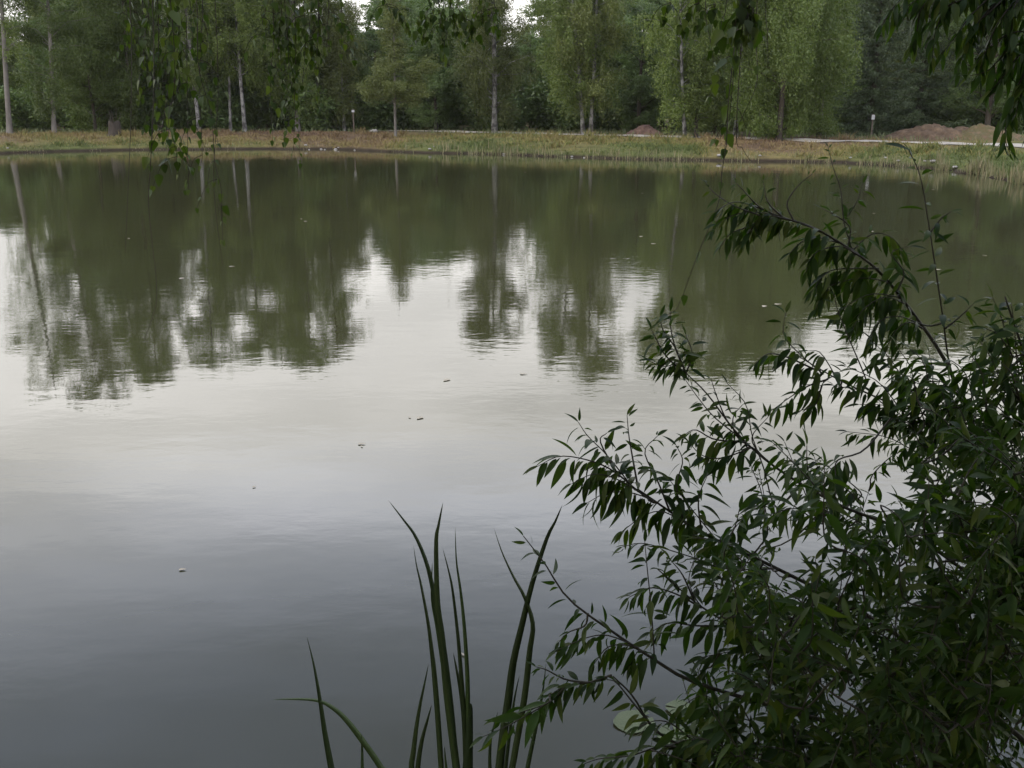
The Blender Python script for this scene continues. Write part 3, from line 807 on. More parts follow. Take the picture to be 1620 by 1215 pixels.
M_SIGN = simple_mat('notice_white', [(0.3, (0.34, 0.34, 0.33)), (0.7, (0.5, 0.5, 0.48))], 5, 0.5, 0.05)
M_POST = simple_mat('post_wood', [(0.3, (0.08, 0.065, 0.05)), (0.7, (0.15, 0.12, 0.095))], 9)
def notice(px, Y, zc, w, h, label):
    x = x_at(px, Y); z0 = h1(x, Y)
    r = empty('notice_board', (x, Y, z0)); tag(r, label, 'sign')
    mb = MB(); mb.box((0, 0.03, (zc + h * 0.5) / 2 - 0.05), (0.035, 0.03, (zc + h * 0.5) / 2 + 0.1)); link('post', mb.mesh('post', False), M_POST, r)
    mb = MB(); mb.box((0, -0.014, zc), (w / 2, 0.012, h / 2)); p = link('panel', mb.mesh('panel', False), M_SIGN, r)
    mb = MB()
    for s in (-1, 1):
        mb.box((s * (w / 2 + 0.006), -0.014, zc), (0.008, 0.017, h / 2 + 0.014)); mb.box((0, -0.014, zc + s * (h / 2 + 0.007)), (w / 2 - 0.003, 0.017, 0.007))
    link('rim', mb.mesh('rim', False), M_POST, p)
notice(1378, 55.5, 1.05, 0.17, 0.24, 'small white notice on a thin post before the dark spruces')
notice(560, 66.5, 1.3, 0.18, 0.13, 'small white notice on a post near the yellow-green young tree')

M_STONE = simple_mat('pale_stone', [(0.3, (0.20, 0.185, 0.165)), (0.7, (0.38, 0.36, 0.33))], 8)
def stone_mesh(seed):
    rg = np.random.default_rng(seed)
    V, F4, F3 = [], [], []
    nlat, nlon = 6, 9
    for i in range(1, nlat):
        th = math.pi * i / nlat
        for j in range(nlon):
            ph = 2 * math.pi * j / nlon
            r = 1 + rg.uniform(-0.18, 0.18)
            V.append([r * math.sin(th) * math.cos(ph), r * math.sin(th) * math.sin(ph) * 0.75, r * math.cos(th) * 0.55])
    V += [[0, 0, 0.5], [0, 0, -0.5]]
    for i in range(nlat - 2):
        for j in range(nlon):
            k = (j + 1) % nlon
            F4.append([i * nlon + j, (i + 1) * nlon + j, (i + 1) * nlon + k, i * nlon + k])
    t = len(V) - 2; b = len(V) - 1; e = (nlat - 2) * nlon
    for j in range(nlon):
        k = (j + 1) % nlon
        F3.append([t, j, k]); F3.append([b, e + k, e + j])
    return make_mesh('stone', V, [np.array(F4), np.array(F3)], True)
SM = [stone_mesh(i) for i in range(3)]
for m in SM: m.materials.append(M_STONE)
stones = [(484, 236, .16), (489, 237, .10), (508, 236.5, .14), (514, 237, .10), (531, 237, .20), (536, 236.5, .12), (561, 238, .12), (680, 242, .16), (686, 241, .10),
          (797, 245, .13), (905, 249, .12), (924, 250, .12), (1138, 254, .20), (1146, 253.5, .12), (1202, 255, .12), (1345, 257.5, .14), (1400, 260, .16), (1420, 262.5, .13), (1462, 265, .14), (1475, 266.5, .2), (1490, 268, .14), (1510, 270, .16), (1530, 273, .13), (13, 242, .16)]
for i, (px, py, s) in enumerate(stones):
    p = on_plane(px, py, 0.0); d = unit(p[:2] - CAM[:2])
    q = p[:2] + d * 0.12
    o = link('shore_stone', SM[i % 3], None, loc=(q[0], q[1], max(0.0, h1(q[0], q[1])) + s * 0.10))
    s *= 0.62; o.scale = (s, s, s * 0.8); o.rotation_euler.z = i * 1.3
    tag(o, 'pale stone lying at the foot of the far bank by the waterline', 'stone', 'pale stones along the far waterline')
for px, py, s, lab in [(592, 211, 0.20, 'single pale boulder on top of the bank near the young tree')]:
    p = on_plane(px, py, 0.62)
    o = link('boulder', SM[1], None, loc=(p[0], p[1], h1(p[0], p[1]) + s * 0.3)); o.scale = (s * 1.4, s, s)
    tag(o, lab, 'boulder')

# ------------------------------------------------------------------ near leaves: templates
def leaf_template(ratio, shape, curl, fold, nseg=7, twist=0.0):
    """unit-length leaf: midrib along +x, blade in y, upper side +z; returns V, F4, F3"""
    t = np.linspace(0, 1, nseg + 1)
    if shape == 'willow':
        w = ratio * np.sin(np.pi * t ** 0.80) ** 0.9 * (1 - 0.18 * t)
    else:  # birch: broad base, drawn-out tip
        w = ratio * np.clip((t / 0.22), 0, 1) ** 0.6 * (1 - t) ** 0.72 * 1.28
    x = t - 0.05 * curl * t ** 3
    z = -curl * 0.42 * t ** 2
    ang = twist * t
    mid = np.stack([x, 0 * t, z], 1)
    side = np.stack([0 * t, np.cos(ang), np.sin(ang)], 1)
    up = np.stack([0 * t, -np.sin(ang), np.cos(ang)], 1)
    Lf = mid + side * w[:, None] + up * (fold * w)[:, None]
    Rt = mid - side * w[:, None] + up * (fold * w)[:, None]
    V = [mid[0]]; F4 = []; F3 = []
    for i in range(1, nseg):
        V += [Lf[i], mid[i], Rt[i]]
    V.append(mid[-1]); last = len(V) - 1
    F3 += [[0, 2, 1], [0, 3, 2]]
    for i in range(nseg - 2):
        a = 1 + 3 * i; b = a + 3
        F4 += [[a, a + 1, b + 1, b], [a + 1, a + 2, b + 2, b + 1]]
    a = 1 + 3 * (nseg - 2)
    F3 += [[a, a + 1, last], [a + 1, a + 2, last]]
    return np.array(V), np.array(F4), np.array(F3)
WT = [leaf_template(0.134, 'willow', c, f, 7, tw) for c, f, tw in [(0.5, 0.35, 0.2), (0.9, 0.25, -0.3), (0.25, 0.45, 0.0), (1.25, 0.3, 0.4), (0.7, 0.15, -0.15), (1.7, 0.4, -0.7), (0.4, 0.55, 0.9)]]
BT = [leaf_template(0.33, 'birch', c, f, 7, tw) for c, f, tw in [(0.3, 0.2, 0.1), (0.6, 0.3, -0.2), (0.1, 0.1, 0.0)]]
def leaf_meshes(T, nm, mat):
    ms = []
    for V, F4, F3 in T:
        m = make_mesh(nm, V, [F4, F3], True); m.materials.append(mat); ms.append(m)
    return ms
WM = leaf_meshes(WT, 'willow_leaf', M_WLEAF)
BM = leaf_meshes(BT, 'birch_leaf', M_BLEAF)

def frame_from(d, nrm):
    d = unit(d); y = unit(np.cross(nrm, d)); z = np.cross(d, y)
    return np.stack([d, y, z], 1)
class LeafSet:
    def __init__(s): s.P = []; s.M = []; s.L = []; s.k = []; s.owner = []
    def add(s, p, M, ln, k, owner): s.P.append(p); s.M.append(M); s.L.append(ln); s.k.append(k); s.owner.append(owner)
    def screen_size(s):
        P = np.array(s.P); M = np.array(s.M); Ls = np.array(s.L)
        q = proj(P); tip = proj(P + M[:, :, 0] * Ls[:, None]); sd = proj(P + M[:, :, 1] * Ls[:, None] * 0.2)
        a = tip[:, :2] - q[:, :2]; b = sd[:, :2] - q[:, :2]
        area = np.abs(a[:, 0] * b[:, 1] - a[:, 1] * b[:, 0])
        c = (q[:, :2] + tip[:, :2]) / 2
        ins = (c[:, 0] > 0) & (c[:, 0] < 1620) & (c[:, 1] > 0) & (c[:, 1] < 1215) & (q[:, 2] > 0)
        return np.where(ins, area, 0)
    def build(s, T, MS, name, mass_name, mat, root, parents, nmax=300, width=None):
        n = len(s.P)
        order = np.argsort(-s.screen_size())
        single = set(order[:nmax].tolist())
        wrng = np.random.default_rng(5)
        from mathutils import Matrix
        for i in order[:nmax]:
            M = s.M[i]; Ls = s.L[i]
            o = bpy.data.objects.new(name, MS[s.k[i]]); COL.objects.link(o)
            par = parents[s.owner[i]] if parents else root
            o.parent = par
            W = Matrix(((M[0, 0] * Ls, M[0, 1] * Ls, M[0, 2] * Ls, s.P[i][0]), (M[1, 0] * Ls, M[1, 1] * Ls, M[1, 2] * Ls, s.P[i][1]), (M[2, 0] * Ls, M[2, 1] * Ls, M[2, 2] * Ls, s.P[i][2]), (0, 0, 0, 1)))
            off = np.array(root.location)
            W.translation = Vector(s.P[i]) - Vector(off)
            o.matrix_basis = W
        rest = np.array([i for i in range(n) if i not in single], int)
        if len(rest) == 0: return
        mb = MB(); kk = np.array(s.k)
        off = np.array(root.location)
        for k in range(len(T)):
            sel = rest[kk[rest] == k]
            if len(sel) == 0: continue
            V, F4, F3 = T[k]
            Ms = np.array([s.M[i] for i in sel]); Ls = np.array([s.L[i] for i in sel]); Ps = np.array([s.P[i] for i in sel]) - off
            W = np.einsum('nij,vj->nvi', Ms, V) * Ls[:, None, None] + Ps[:, None, :]
            base = (np.arange(len(sel)) * len(V))[:, None, None]
            mb.add(W.reshape(-1, 3), (F4[None] + base).reshape(-1, 4), (F3[None] + base).reshape(-1, 3))
        o = link(mass_name, mb.mesh(mass_name), mat, root)
        o['kind'] = 'stuff'

def local(P, root):
    return np.asarray(P) - np.array(root.location)

# ------------------------------------------------------------------ willow shrub at the right
wr = np.random.default_rng(2024)
WBASE = np.array([1.55, 1.75, h1(1.55, 1.75) - 0.05])
wil = empty('willow_shrub', WBASE)
tag(wil, 'large dark willow shrub with long narrow leaves leaning over the near water', 'shrub')
skeleton = [WBASE + np.array([0, 0, 0.1])]       # nodes to which new shoots connect
skel_par = [0]
def px_path(pts):
    return np.array([pt(x, y, t) for x, y, t in pts])
def add_stem(pts, r0, r1, n=26, base=None, name='stem', sides=7):
    P = px_path(pts)
    if base is not None: P = np.vstack([base, P])
    P = smooth_path(P, n)
    mb = MB(); mb.tube(local(P, wil), np.linspace(r0 * 0.52, r1 * 0.7, n), sides)
    o = link(name, mb.mesh(name), M_WSTEM, wil)
    skeleton.extend(list(P[2:]))
    return P
wl = LeafSet()
def leaves_on(P, lset, owner, spacing, ln, T, rgn, start=0.1, droop=(0.2, 1.0), spread=0.85, tipscale=0.55, fwd=0.45):
    if T is WT: ln = ln * 0.87; spacing = spacing * 0.80
    seg = np.linalg.norm(np.diff(P, axis=0), axis=1); cum = np.concatenate([[0], np.cumsum(seg)]); tot = cum[-1]
    s = tot * start; ph = rgn.uniform(0, 6.28)
    Tn = unit(np.gradient(P, axis=0))
    while s < tot:
        i = min(np.searchsorted(cum, s) , len(P) - 1); i = max(i, 1)
        f = (s - cum[i - 1]) / max(seg[i - 1], 1e-6)
        p = P[i - 1] + (P[i] - P[i - 1]) * f; tg = Tn[i]
        u = s / tot
        ph += 2.4 + rgn.uniform(-0.4, 0.4)
        a = unit(np.cross(tg, [0.2, 0.1, 1.0])); b = np.cross(tg, a)
        rad = a * math.cos(ph) + b * math.sin(ph)
        g = rgn.uniform(*droop)
        d = unit(tg * (fwd + 0.5 * u ** 3) + rad * spread + np.array([0, 0, -g]))
        up = np.array([0, 0, 1.0]) + rgn.normal(0, 0.45, 3) + rad * 0.5
        up = up - d * (up @ d)
        M = frame_from(d, unit(up))
        l = ln * rgn.uniform(0.5, 1.18) * (1 if u < 0.75 else 1 - (1 - tipscale) * (u - 0.75) / 0.25)
        lset.add(p + d * 0.006, M, l, int(rgn.integers(len(T))), owner)
        s += spacing * rgn.uniform(0.6, 1.4)
    # terminal leaf
    d = unit(Tn[-1] + rgn.normal(0, 0.25, 3))
    lset.add(P[-1], frame_from(d, unit(np.array([0.1, -0.3, 1.0]))), ln * 0.6, 0, owner)

S1 = add_stem([(1760, 1330, 2.25), (1560, 1120, 2.4), (1390, 985, 2.5), (1230, 900, 2.5), (1111, 842, 2.5), (1010, 775, 2.48)], 0.016, 0.0035, base=WBASE)
S2 = add_stem([(1740, 1280, 2.35), (1640, 960, 2.65), (1545, 700, 2.85), (1500, 580, 2.85), (1440, 490, 2.85), (1380, 420, 2.8), (1290, 362, 2.75), (1222, 341, 2.7)], 0.018, 0.0028, base=WBASE, n=34)
S3 = add_stem([(1528, 650, 2.84), (1503, 580, 2.8), (1490, 490, 2.75), (1470, 360, 2.7), (1456, 280, 2.68), (1438, 238, 2.66)], 0.006, 0.0015)
S4 = add_stem([(1720, 1350, 2.1), (1450, 1190, 2.25), (1250, 1125, 2.3), (1100, 1080, 2.3), (1030, 1040, 2.3), (970, 1000, 2.3), (900, 948, 2.3), (862, 892, 2.3), (828, 848, 2.3)], 0.013, 0.0015, base=WBASE)
S5 = add_stem([(1650, 1380, 2.05), (1350, 1260, 2.15), (1180, 1215, 2.2), (1050, 1165, 2.25), (1000, 1100, 2.25), (970, 1070, 2.25)], 0.012, 0.002, base=WBASE)
S6 = add_stem([(1600, 960, 2.6), (1450, 850, 2.6), (1330, 800, 2.6), (1235, 745, 2.6), (1170, 690, 2.6), (1120, 625, 2.6), (1085, 590, 2.6)], 0.010, 0.002)
S7 = add_stem([(1540, 720, 2.8), (1430, 650, 2.75), (1335, 605, 2.7), (1265, 565, 2.7)], 0.007, 0.002)
S8 = add_stem([(1780, 1150, 2.0), (1720, 900, 2.2), (1660, 700, 2.35), (1620, 560, 2.4), (1590, 470, 2.4)], 0.015, 0.003, base=WBASE)
S9 = add_stem([(1500, 1150, 2.2), (1400, 1080, 2.2), (1300, 1050, 2.25), (1200, 1010, 2.3), (1110, 960, 2.35), (1040, 900, 2.35)], 0.009, 0.002)

shoots = []
def shoot(pts, ln=0.085, spacing=0.016, droop=(0.15, 1.0), start=0.08, attach=True, spread=0.85, r=0.0028, fwd=0.45, T=None):
    P = px_path(pts)
    if attach:
        K = np.array(skeleton)
        s0 = P[0]
        dist = np.linalg.norm(K - s0, axis=1)
        # prefer joints nearer the shrub's foot than the shoot's start
        pen = np.where(np.linalg.norm(K - WBASE, axis=1) < np.linalg.norm(s0 - WBASE) + 0.02, 0, 0.5)
        j = int(np.argmin(dist + pen)); k0 = K[j]
        if dist[j] > 0.02:
            midp = (k0 + s0) / 2 + np.array([0, 0, -0.04 * min(1, dist[j] / 0.3)])
            P = np.vstack([k0, midp, P])
            start = max(start, 0.0) + (1 - start) * min(0.85, dist[j] / (dist[j] + np.linalg.norm(np.diff(P[2:], axis=0), axis=1).sum() + 1e-6)) * 0.75
    n = max(8, 3 * len(P)); P = smooth_path(P, n)
    mb = MB(); mb.tube(local(P, wil), np.linspace(r, 0.0009, n), 5)
    o = link('twig', mb.mesh('twig'), M_WSTEM, wil)
    if attach: skeleton.extend(list(P[2:]))
    leaves_on(P, wl, 0, spacing, ln, WT, wr, start, droop, spread, fwd=fwd)
def S(pts, t=2.5, dt=0.0, **kw):
    n = len(pts)
    shoot([(x, y, t + dt * i / max(1, n - 1)) for i, (x, y) in enumerate(pts)], **kw)

# leafy tips traced over the main stems
S([(1300, 366), (1240, 345), (1190, 335), (1150, 345), (1125, 365)], 2.74, -0.05, spacing=0.013, ln=0.075, start=0.2)
S([(1260, 350), (1225, 345), (1195, 355), (1175, 385)], 2.74, -.03, ln=0.075, spacing=0.010, droop=(.5, 1.6))
S([(1235, 345), (1190, 325), (1160, 320), (1130, 335)], 2.74, -.03, ln=0.075, spacing=0.010, droop=(.4, 1.5))
S([(1215, 345), (1180, 360), (1155, 370), (1140, 390)], 2.74, -.03, ln=0.07, spacing=0.011, droop=(.4, 1.4))
S([(1330, 385), (1290, 375), (1265, 385), (1250, 400)], 2.78, -.03, ln=0.08, spacing=0.010, droop=(.5, 1.6))
S([(1390, 425), (1345, 425), (1310, 430), (1285, 460)], 2.8, -.05, ln=0.085, spacing=0.010, droop=(.5, 1.6))
S([(1420, 470), (1380, 465), (1345, 480), (1320, 500)], 2.8, -.07, ln=0.085, spacing=0.010, droop=(.5, 1.6))
S([(1450, 510), (1420, 500), (1390, 510), (1375, 545)], 2.8, -.07, ln=0.09, spacing=0.010, droop=(.5, 1.6))
S([(1085, 592), (1075, 575), (1050, 580), (1025, 570)], 2.58, 0, ln=0.065, spacing=0.008, droop=(.4, 1.2))
S([(1085, 590), (1068, 550), (1048, 520), (1045, 500)], 2.58, 0, ln=0.065, spacing=0.008, droop=(.3, 1.0))
S([(1240, 345), (1215, 320), (1207, 285)], 2.72, ln=0.035, spacing=0.018, droop=(0, .3))
S([(1255, 348), (1245, 322), (1262, 295), (1285, 275)], 2.72, ln=0.035, spacing=0.018, droop=(0, .3))
S([(1200, 340), (1160, 325), (1130, 305), (1117, 290)], 2.7, ln=0.05, spacing=0.016)
S([(1360, 405), (1330, 390), (1290, 400), (1275, 430)], 2.78, -.03, ln=0.085, spacing=0.012, droop=(.4, 1.6))
S([(1400, 445), (1360, 440), (1310, 455), (1290, 490)], 2.8, -.05, ln=0.09, spacing=0.011, droop=(.5, 1.8))
S([(1430, 480), (1400, 470), (1365, 490), (1350, 520)], 2.8, -.08, ln=0.095, spacing=0.013, droop=(.6, 1.8))
S([(1420, 460), (1430, 430), (1410, 400), (1440, 390)], 2.8, .03, ln=0.09, spacing=0.015, droop=(.4, 1.5))
S([(1460, 520), (1440, 510), (1420, 520), (1405, 545)], 2.8, -.06, ln=0.095, spacing=0.014, droop=(.6, 1.8))
S([(1350, 400), (1335, 350), (1330, 300), (1318, 265), (1310, 232)], 2.82, 0, ln=0.045, spacing=0.018, droop=(0, .5))
S([(1340, 395), (1345, 360), (1320, 340), (1300, 330)], 2.82, 0, ln=0.06, spacing=0.016)
# the tall upright shoot: sparse leaves
leaves_on(S3[6:], wl, 0, 0.026, 0.075, WT, wr, 0.05, (0.0, 0.7), 0.95, 0.8)
leaves_on(S2[20:], wl, 0, 0.014, 0.08, WT, wr, 0.0, (0.2, 1.5))
tipd = pt(1398, 222, 2.62) - S3[-1]
wl.add(S3[-1], frame_from(tipd, unit(np.array([0.1, -0.6, 1.0]))), 0.085, 2, 0)
S([(1470, 370), (1490, 345), (1505, 335)], 2.7, 0, ln=0.06, spacing=0.02)
S([(1495, 520), (1520, 500), (1540, 480)], 2.76, 0, ln=0.07, spacing=0.014)
S([(1350, 395), (1380, 370), (1410, 375), (1430, 400)], 2.84, .03, ln=0.075, spacing=0.011, droop=(.2, 1.2))
S([(1335, 350), (1355, 320), (1365, 290)], 2.84, .0, ln=0.06, spacing=0.014)
S([(1250, 348), (1205, 330), (1175, 300), (1165, 290)], 2.72, .0, ln=0.055, spacing=0.011, droop=(.1, 1.0))
# clump at 1010-1110 / 490-610
S([(1085, 590), (1072, 560), (1062, 525), (1060, 492)], 2.58, 0, ln=0.075, spacing=0.008, droop=(.3, 1.1))
S([(1085, 592), (1055, 565), (1040, 540), (1030, 520)], 2.58, 0, ln=0.07, spacing=0.009, droop=(.4, 1.2))
S([(1085, 592), (1095, 560), (1085, 530)], 2.58, 0, ln=0.065, spacing=0.009, droop=(.3, 1.2))
# clump 1190-1310 / 490-660
S([(1300, 590), (1265, 560), (1240, 530), (1243, 495)], 2.66, 0, ln=0.08, spacing=0.010, droop=(.4, 1.3))
S([(1290, 585), (1245, 565), (1215, 560), (1195, 575)], 2.66, 0, ln=0.08, spacing=0.010, droop=(.5, 1.5))
S([(1310, 600), (1280, 610), (1255, 625), (1220, 650)], 2.66, 0, ln=0.075, spacing=0.010, droop=(.4, 1.2))
S([(1330, 610), (1300, 560), (1280, 555)], 2.66, 0, ln=0.08, spacing=0.011, droop=(.4, 1.3))
S([(1300, 610), (1290, 640), (1265, 650)], 2.66, 0, ln=0.07, spacing=0.011, droop=(.4, 1.3))
# upright light shoot at 1330 / 465-540
S([(1370, 600), (1345, 540), (1325, 490), (1320, 465)], 2.7, 0, ln=0.06, spacing=0.022, droop=(0, .6))
# big clump 1330-1520 / 520-650
for q, (x0, y0, x1, y1) in enumerate([(1440, 640, 1380, 540), (1450, 640, 1420, 550), (1430, 655, 1340, 580), (1470, 650, 1470, 560), (1420, 660, 1320, 610), (1480, 660, 1440, 600), (1440, 670, 1360, 640), (1500, 640, 1500, 570), (1520, 640, 1540, 560), (1490, 690, 1410, 660), (1530, 690, 1480, 620)]):
    S([(x0, y0), ((x0 + x1) / 2 + 6, (y0 + y1) / 2 - 12), (x1, y1)], 2.72 - 0.02 * (q % 4), -0.03, ln=0.085, spacing=0.010, droop=(.4, 1.5))
# right edge clump 1540-1620 / 450-650
for (x0, y0, x1, y1) in [(1600, 560, 1570, 470), (1610, 580, 1600, 480), (1640, 600, 1620, 500), (1590, 620, 1550, 540), (1620, 640, 1580, 590), (1610, 680, 1550, 630), (1650, 700, 1600, 640), (1600, 560, 1560, 520)]:
    S([(x0, y0), ((x0 + x1) / 2, (y0 + y1) / 2 - 10), (x1, y1)], 2.4, -.02, ln=0.075, spacing=0.010, droop=(.3, 1.3))
for q in range(36):
    x1 = wr.uniform(1400, 1640); y1 = wr.uniform(540, 690); x0 = x1 + wr.uniform(20, 70); y0 = y1 + wr.uniform(40, 90)
    S([(x0, y0), ((x0 + x1) / 2 + 5, (y0 + y1) / 2 - 12), (x1, y1)], wr.uniform(2.35, 2.75), -0.03, ln=wr.uniform(0.065, 0.09), spacing=0.011, droop=(.3, 1.4))
# clump 1075-1170 / 600-760
S([(1170, 692), (1130, 660), (1105, 630), (1085, 602)], 2.58, 0, ln=0.06, spacing=0.010)
S([(1175, 695), (1150, 665), (1135, 630), (1125, 600)], 2.58, 0, ln=0.06, spacing=0.016)
S([(1180, 700), (1130, 695), (1100, 680), (1080, 690)], 2.57, 0, ln=0.075, spacing=0.010, droop=(.3, 1.2))
S([(1185, 710), (1140, 725), (1110, 720), (1090, 700)], 2.56, 0, ln=0.08, spacing=0.011, droop=(.4, 1.3))
S([(1200, 715), (1165, 690), (1160, 660), (1175, 640)], 2.6, 0, ln=0.07, spacing=0.012)
S([(1230, 742), (1200, 715), (1190, 690), (1215, 660)], 2.6, 0, ln=0.07, spacing=0.015)
S([(1225, 800), (1208, 740), (1190, 690), (1180, 640), (1150, 606)], 2.56, 0, ln=0.055, spacing=0.03)
# big left arm 835-1100 / 655-850
S([(1010, 778), (970, 745), (930, 728), (885, 722), (850, 738)], 2.47, 0, ln=0.085, spacing=0.010, droop=(.3, 1.4))
S([(1000, 770), (960, 720), (930, 690), (915, 668)], 2.47, 0, ln=0.08, spacing=0.011, droop=(.2, 1.2))
S([(1010, 775), (1000, 720), (995, 690), (992, 657)], 2.47, 0, ln=0.07, spacing=0.013, droop=(.1, 1.0))
S([(1020, 785), (980, 760), (940, 750), (905, 765)], 2.45, 0, ln=0.10, spacing=0.011, droop=(.8, 2.2))
S([(1040, 795), (1000, 780), (960, 780), (930, 795)], 2.45, 0, ln=0.10, spacing=0.012, droop=(.8, 2.2))
S([(1060, 810), (1040, 760), (1020, 715), (1040, 690)], 2.48, 0, ln=0.08, spacing=0.012, droop=(.3, 1.3))
S([(1080, 820), (1070, 770), (1080, 730), (1070, 705)], 2.48, 0, ln=0.085, spacing=0.012, droop=(.4, 1.4))
S([(1090, 830), (1050, 810), (1020, 815), (985, 840)], 2.46, 0, ln=0.09, spacing=0.012, droop=(.6, 1.6))
S([(1110, 842), (1105, 790), (1120, 750)], 2.48, 0, ln=0.085, spacing=0.012)
S([(1130, 850), (1090, 800), (1060, 760)], 2.48, 0, ln=0.09, spacing=0.011, droop=(.5, 1.5))
S([(980, 755), (950, 700), (960, 685)], 2.46, 0, ln=0.08, spacing=0.013)
# centre 1000-1220 / 850-1000
S([(1230, 900), (1150, 900), (1090, 880), (1020, 860), (985, 865)], 2.42, 0, ln=0.075, spacing=0.012)
S([(1035, 1040), (1030, 960), (1024, 900), (1020, 858)], 2.32, 0, ln=0.07, spacing=0.014, droop=(.3, 1.0))
S([(1110, 962), (1070, 940), (1030, 930), (995, 945)], 2.36, 0, ln=0.075, spacing=0.011, droop=(.4, 1.2))
S([(1100, 955), (1080, 910), (1060, 885)], 2.36, 0, ln=0.075, spacing=0.011)
S([(1150, 985), (1110, 960), (1090, 920), (1100, 880)], 2.36, 0, ln=0.08, spacing=0.011)
S([(1160, 990), (1100, 990), (1060, 985), (1030, 1000)], 2.36, 0, ln=0.085, spacing=0.010, droop=(.5, 1.5))
S([(1200, 1010), (1150, 960), (1130, 920)], 2.36, 0, ln=0.085, spacing=0.010)
S([(1220, 1020), (1160, 1030), (1110, 1040)], 2.33, 0, ln=0.09, spacing=0.010, droop=(.5, 1.6))
# far-left thin shoot
leaves_on(S4[15:], wl, 0, 0.020, 0.06, WT, wr, 0.05, (0.0, 0.6), 0.9, 0.7)
S([(1000, 1020), (960, 1005), (925, 1010), (880, 1030)], 2.28, 0, ln=0.075, spacing=0.009, droop=(.3, 1.2))
S([(1010, 1025), (985, 1020), (960, 1025), (940, 1050)], 2.28, 0, ln=0.085, spacing=0.010, droop=(.6, 1.8))
S([(1030, 1040), (1010, 1030), (1000, 1050)], 2.28, 0, ln=0.085, spacing=0.010, droop=(.6, 1.8))
S([(930, 970), (925, 990), (900, 1000), (885, 1015)], 2.29, 0, ln=0.065, spacing=0.015)
# low left clump 760-960 / 1050-1170
S([(968, 1068), (930, 1080), (895, 1085), (870, 1100)], 2.24, 0, ln=0.06, spacing=0.006, droop=(.3, 1.3))
S([(930, 1080), (895, 1075), (865, 1060), (848, 1055)], 2.24, 0, ln=0.055, spacing=0.010)
S([(895, 1085), (870, 1110), (830, 1125), (790, 1135)], 2.24, 0, ln=0.075, spacing=0.013, droop=(.5, 1.6))
S([(870, 1110), (845, 1125), (800, 1150), (765, 1165)], 2.2, 0, ln=0.085, spacing=0.018, droop=(.1, .6))
S([(1040, 1160), (1000, 1110), (975, 1080), (960, 1075)], 2.24, 0, ln=0.075, spacing=0.016)
# bottom clumps
S([(1100, 1190), (1050, 1180), (1000, 1195), (950, 1200), (925, 1208)], 2.18, 0, ln=0.09, spacing=0.013, droop=(.2, 1.0))
S([(1120, 1195), (1070, 1150), (1040, 1140), (1010, 1150)], 2.2, 0, ln=0.085, spacing=0.014)
S([(1150, 1200), (1110, 1170), (1060, 1180), (1030, 1210)], 2.18, 0, ln=0.09, spacing=0.012)
S([(1180, 1180), (1140, 1120), (1110, 1100), (1070, 1125)], 2.22, 0, ln=0.085, spacing=0.012)
S([(1200, 1170), (1160, 1090), (1150, 1050)], 2.22, 0, ln=0.085, spacing=0.012, droop=(.5, 1.5))
# body of the shrub: shoots filling the mass
def inside_poly(x, y, poly):
    c = False; n = len(poly)
    for i in range(n):
        x1, y1 = poly[i]; x2, y2 = poly[(i + 1) % n]
        if (y1 > y) != (y2 > y) and x < (x2 - x1) * (y - y1) / (y2 - y1) + x1: c = not c
    return c
body = [(1640, 620), (1560, 650), (1480, 690), (1400, 700), (1330, 720), (1260, 740), (1200, 790), (1150, 830), (1120, 900), (1130, 980), (1120, 1060), (1100, 1110), (1090, 1160), (1080, 1240), (1660, 1240)]
cnt = 0
clumps = [(wr.uniform(1090, 1650), wr.uniform(640, 1235)) for _ in range(60)]
clumps = [c for c in clumps if not (1255 < c[0] < 1400 and 1085 < c[1] < 1165)]
while cnt < 310:
    c = clumps[int(wr.integers(len(clumps)))]
    x = c[0] + wr.normal(0, 34); y = c[1] + wr.normal(0, 30)
    if 1265 < x < 1390 and 1095 < y < 1155: continue
    if not inside_poly(x, y, body): continue
    # thinner towards the upper left edge of the mass
    dens = np.clip((x - 1080) / 420 + (y - 620) / 900, 0.25, 1)
    if wr.random() > dens: continue
    ang = wr.uniform(math.radians(195), math.radians(300)) if wr.random() < 0.8 else wr.uniform(0, 6.28)
    ln_ = wr.uniform(70, 130)
    x0, y0 = x - math.cos(ang) * ln_ * 0.5, y - math.sin(ang) * ln_ * 0.5
    x1, y1 = x + math.cos(ang) * ln_ * 0.5, y + math.sin(ang) * ln_ * 0.5
    t = wr.uniform(2.0, 2.85)
    S([(x0, y0), ((x0 + x1) / 2 + wr.uniform(-8, 8), (y0 + y1) / 2 - 10), (x1, y1)], t, wr.uniform(-.08, .08), ln=wr.uniform(0.055, 0.088), spacing=0.0095, droop=(.2, 1.3))
    cnt += 1
for q in range(95):
    if q < 70: x, y = wr.uniform(1470, 1650), wr.uniform(680, 1120)
    else: x, y = wr.uniform(1120, 1500), wr.uniform(1150, 1235)
    ang = wr.uniform(math.radians(195), math.radians(300)); ln_ = wr.uniform(60, 110)
    x0, y0 = x - math.cos(ang) * ln_ * 0.5, y - math.sin(ang) * ln_ * 0.5
    x1, y1 = x + math.cos(ang) * ln_ * 0.5, y + math.sin(ang) * ln_ * 0.5
    S([(x0, y0), ((x0 + x1) / 2, (y0 + y1) / 2 - 10), (x1, y1)], wr.uniform(2.1, 2.7), 0, ln=wr.uniform(0.06, 0.09), spacing=0.0105, droop=(.2, 1.3))
wl.build(WT, WM, 'leaf', 'foliage', M_WLEAF, wil, None, 300)

